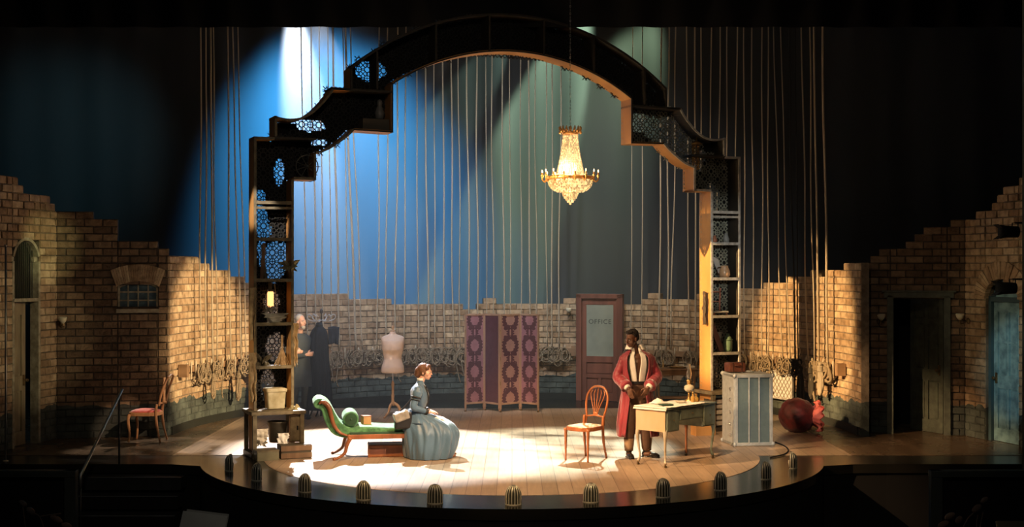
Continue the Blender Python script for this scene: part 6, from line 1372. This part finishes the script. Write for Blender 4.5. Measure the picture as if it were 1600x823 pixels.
for s in (-1, 1):
    b = MB(); limb(b, [(s * .2, 0, 1.39), (s * .255, -.05, 1.15), (-s * .0, -.19, 1.13 + .04 * (s > 0))], [.075, .065, .05]); b.build('coat_sleeve', M_coat, bm, remesh=.012)
    b = MB(); limb(b, [(s * .09, 0, .9), (s * .1, -.01, .5), (s * .11, .02, .06)], [.1, .075, .065]); b.build('trouser_leg', mat('grey_trousers', (.06, .075, .085), .8), bm, smooth=True)
    b = MB(); b.ell((s * .12, -.05, .042), (.05, .125, .042)); b.build('shoe', M_shoe, bm, smooth=True)
# ---- coat stand with dark cloak and curled hooks
cs_ = thing('coat_stand', 'bentwood coat stand with curled pale hooks behind the chaise', 'coat stand', (-3.33, 3.25, 0))
M_hook = mat('pale_bentwood', (.5, .5, .48), .35, 0, (.35, .34, .32), 8)
b = MB(); b.lathe([(.022, .05), (.022, 1.0), (.018, 1.72), (.012, 1.83), (.03, 1.86), (.022, 1.9), (.001, 1.93)], 12); b.build('pole', mat('dark_bentwood', (.05, .045, .04), .4), cs_, smooth=True)
for k in range(6):
    a = 2 * PI * k / 6 + .3; c, s = math.cos(a), math.sin(a); b = MB(); b.tube(rib([(.02 * c, .02 * s, 1.72), (.12 * c, .12 * s, 1.70), (.22 * c, .22 * s, 1.73), (.25 * c, .25 * s, 1.79), (.21 * c, .21 * s, 1.82), (.17 * c, .17 * s, 1.79)], 18), .011, 7); b.ell((.17 * c, .17 * s, 1.79), .016, nu=8, nv=6); b.build('hook', M_hook, cs_, smooth=True)
for k in range(4):
    a = 2 * PI * k / 4 + .5; c, s = math.cos(a), math.sin(a); b = MB(); b.tube(rib([(.02 * c, .02 * s, .3), (.12 * c, .12 * s, .25), (.2 * c, .2 * s, .08), (.28 * c, .28 * s, .015)], 12), .015, 7); b.build('leg', mat('dark_bentwood_b', (.05, .045, .04), .4), cs_, smooth=True)
b = loft([(.16, .0, 0, .22, .16, .1), (.5, .0, 0, .2, .15, .12), (.9, .0, 0, .18, .14, .12), (1.3, -.01, 0, .16, .12, .1), (1.52, .0, 0, .13, .1, .06), (1.62, .0, 0, .06, .05, .02), (1.68, 0, 0, .03, .03, 0)], 0, 360, 72, nf=8, seed=2)
ck = b.build('hanging_cloak', mat('midnight_cloak', (.006, .012, .02), .85), smooth=True); tag(ck, 'long midnight blue cloak hanging on the coat stand', 'cloak'); ck.location = (-3.36, 3.2, 0)
b = MB(); b.lathe([(.045, 1.60), (.06, 1.63), (.05, 1.67), (.035, 1.68)], 16, cap=False); b.build('collar', mat('midnight_collar', (.01, .02, .03), .8), ck, smooth=True, solid=.008)
b = MB(); b.grid(lambda u, v: ((u - .5) * .2 * (1 - .2 * v), .03 * math.sin(u * 12) * v, -.3 * v - .04 * abs(u - .5)), 12, 10); o = b.build('hanging_garment', mat('navy_garment', (.012, .02, .035), .85), smooth=True, solid=.03); tag(o, 'short navy garment hanging from the right hook of the coat stand', 'garment'); o.location = (-3.1, 3.15, 1.62)
# dark side chair shadowed behind the woman

# ================================================================ HAZE
hz = bpy.data.materials.new('stage_haze'); hz.use_nodes = True; nt = hz.node_tree; nt.nodes.clear()
vo = nt.nodes.new('ShaderNodeVolumeScatter'); vo.inputs['Density'].default_value = .0022; vo.inputs['Anisotropy'].default_value = .35; vo.inputs['Color'].default_value = (.9, .95, 1, 1)
ou = nt.nodes.new('ShaderNodeOutputMaterial'); nt.links.new(vo.outputs[0], ou.inputs['Volume'])
b = MB(); b.prism([(5.0 * math.cos(PI * i / 40), .9 + 5.2 * math.sin(PI * i / 40)) for i in range(41)] + [(-5.0, -1.0), (5.0, -1.0)], .03, 8.8, 'z'); o = b.build('haze', hz); o['kind'] = 'stuff'; o['label'] = 'thin theatrical haze hanging over the stage'
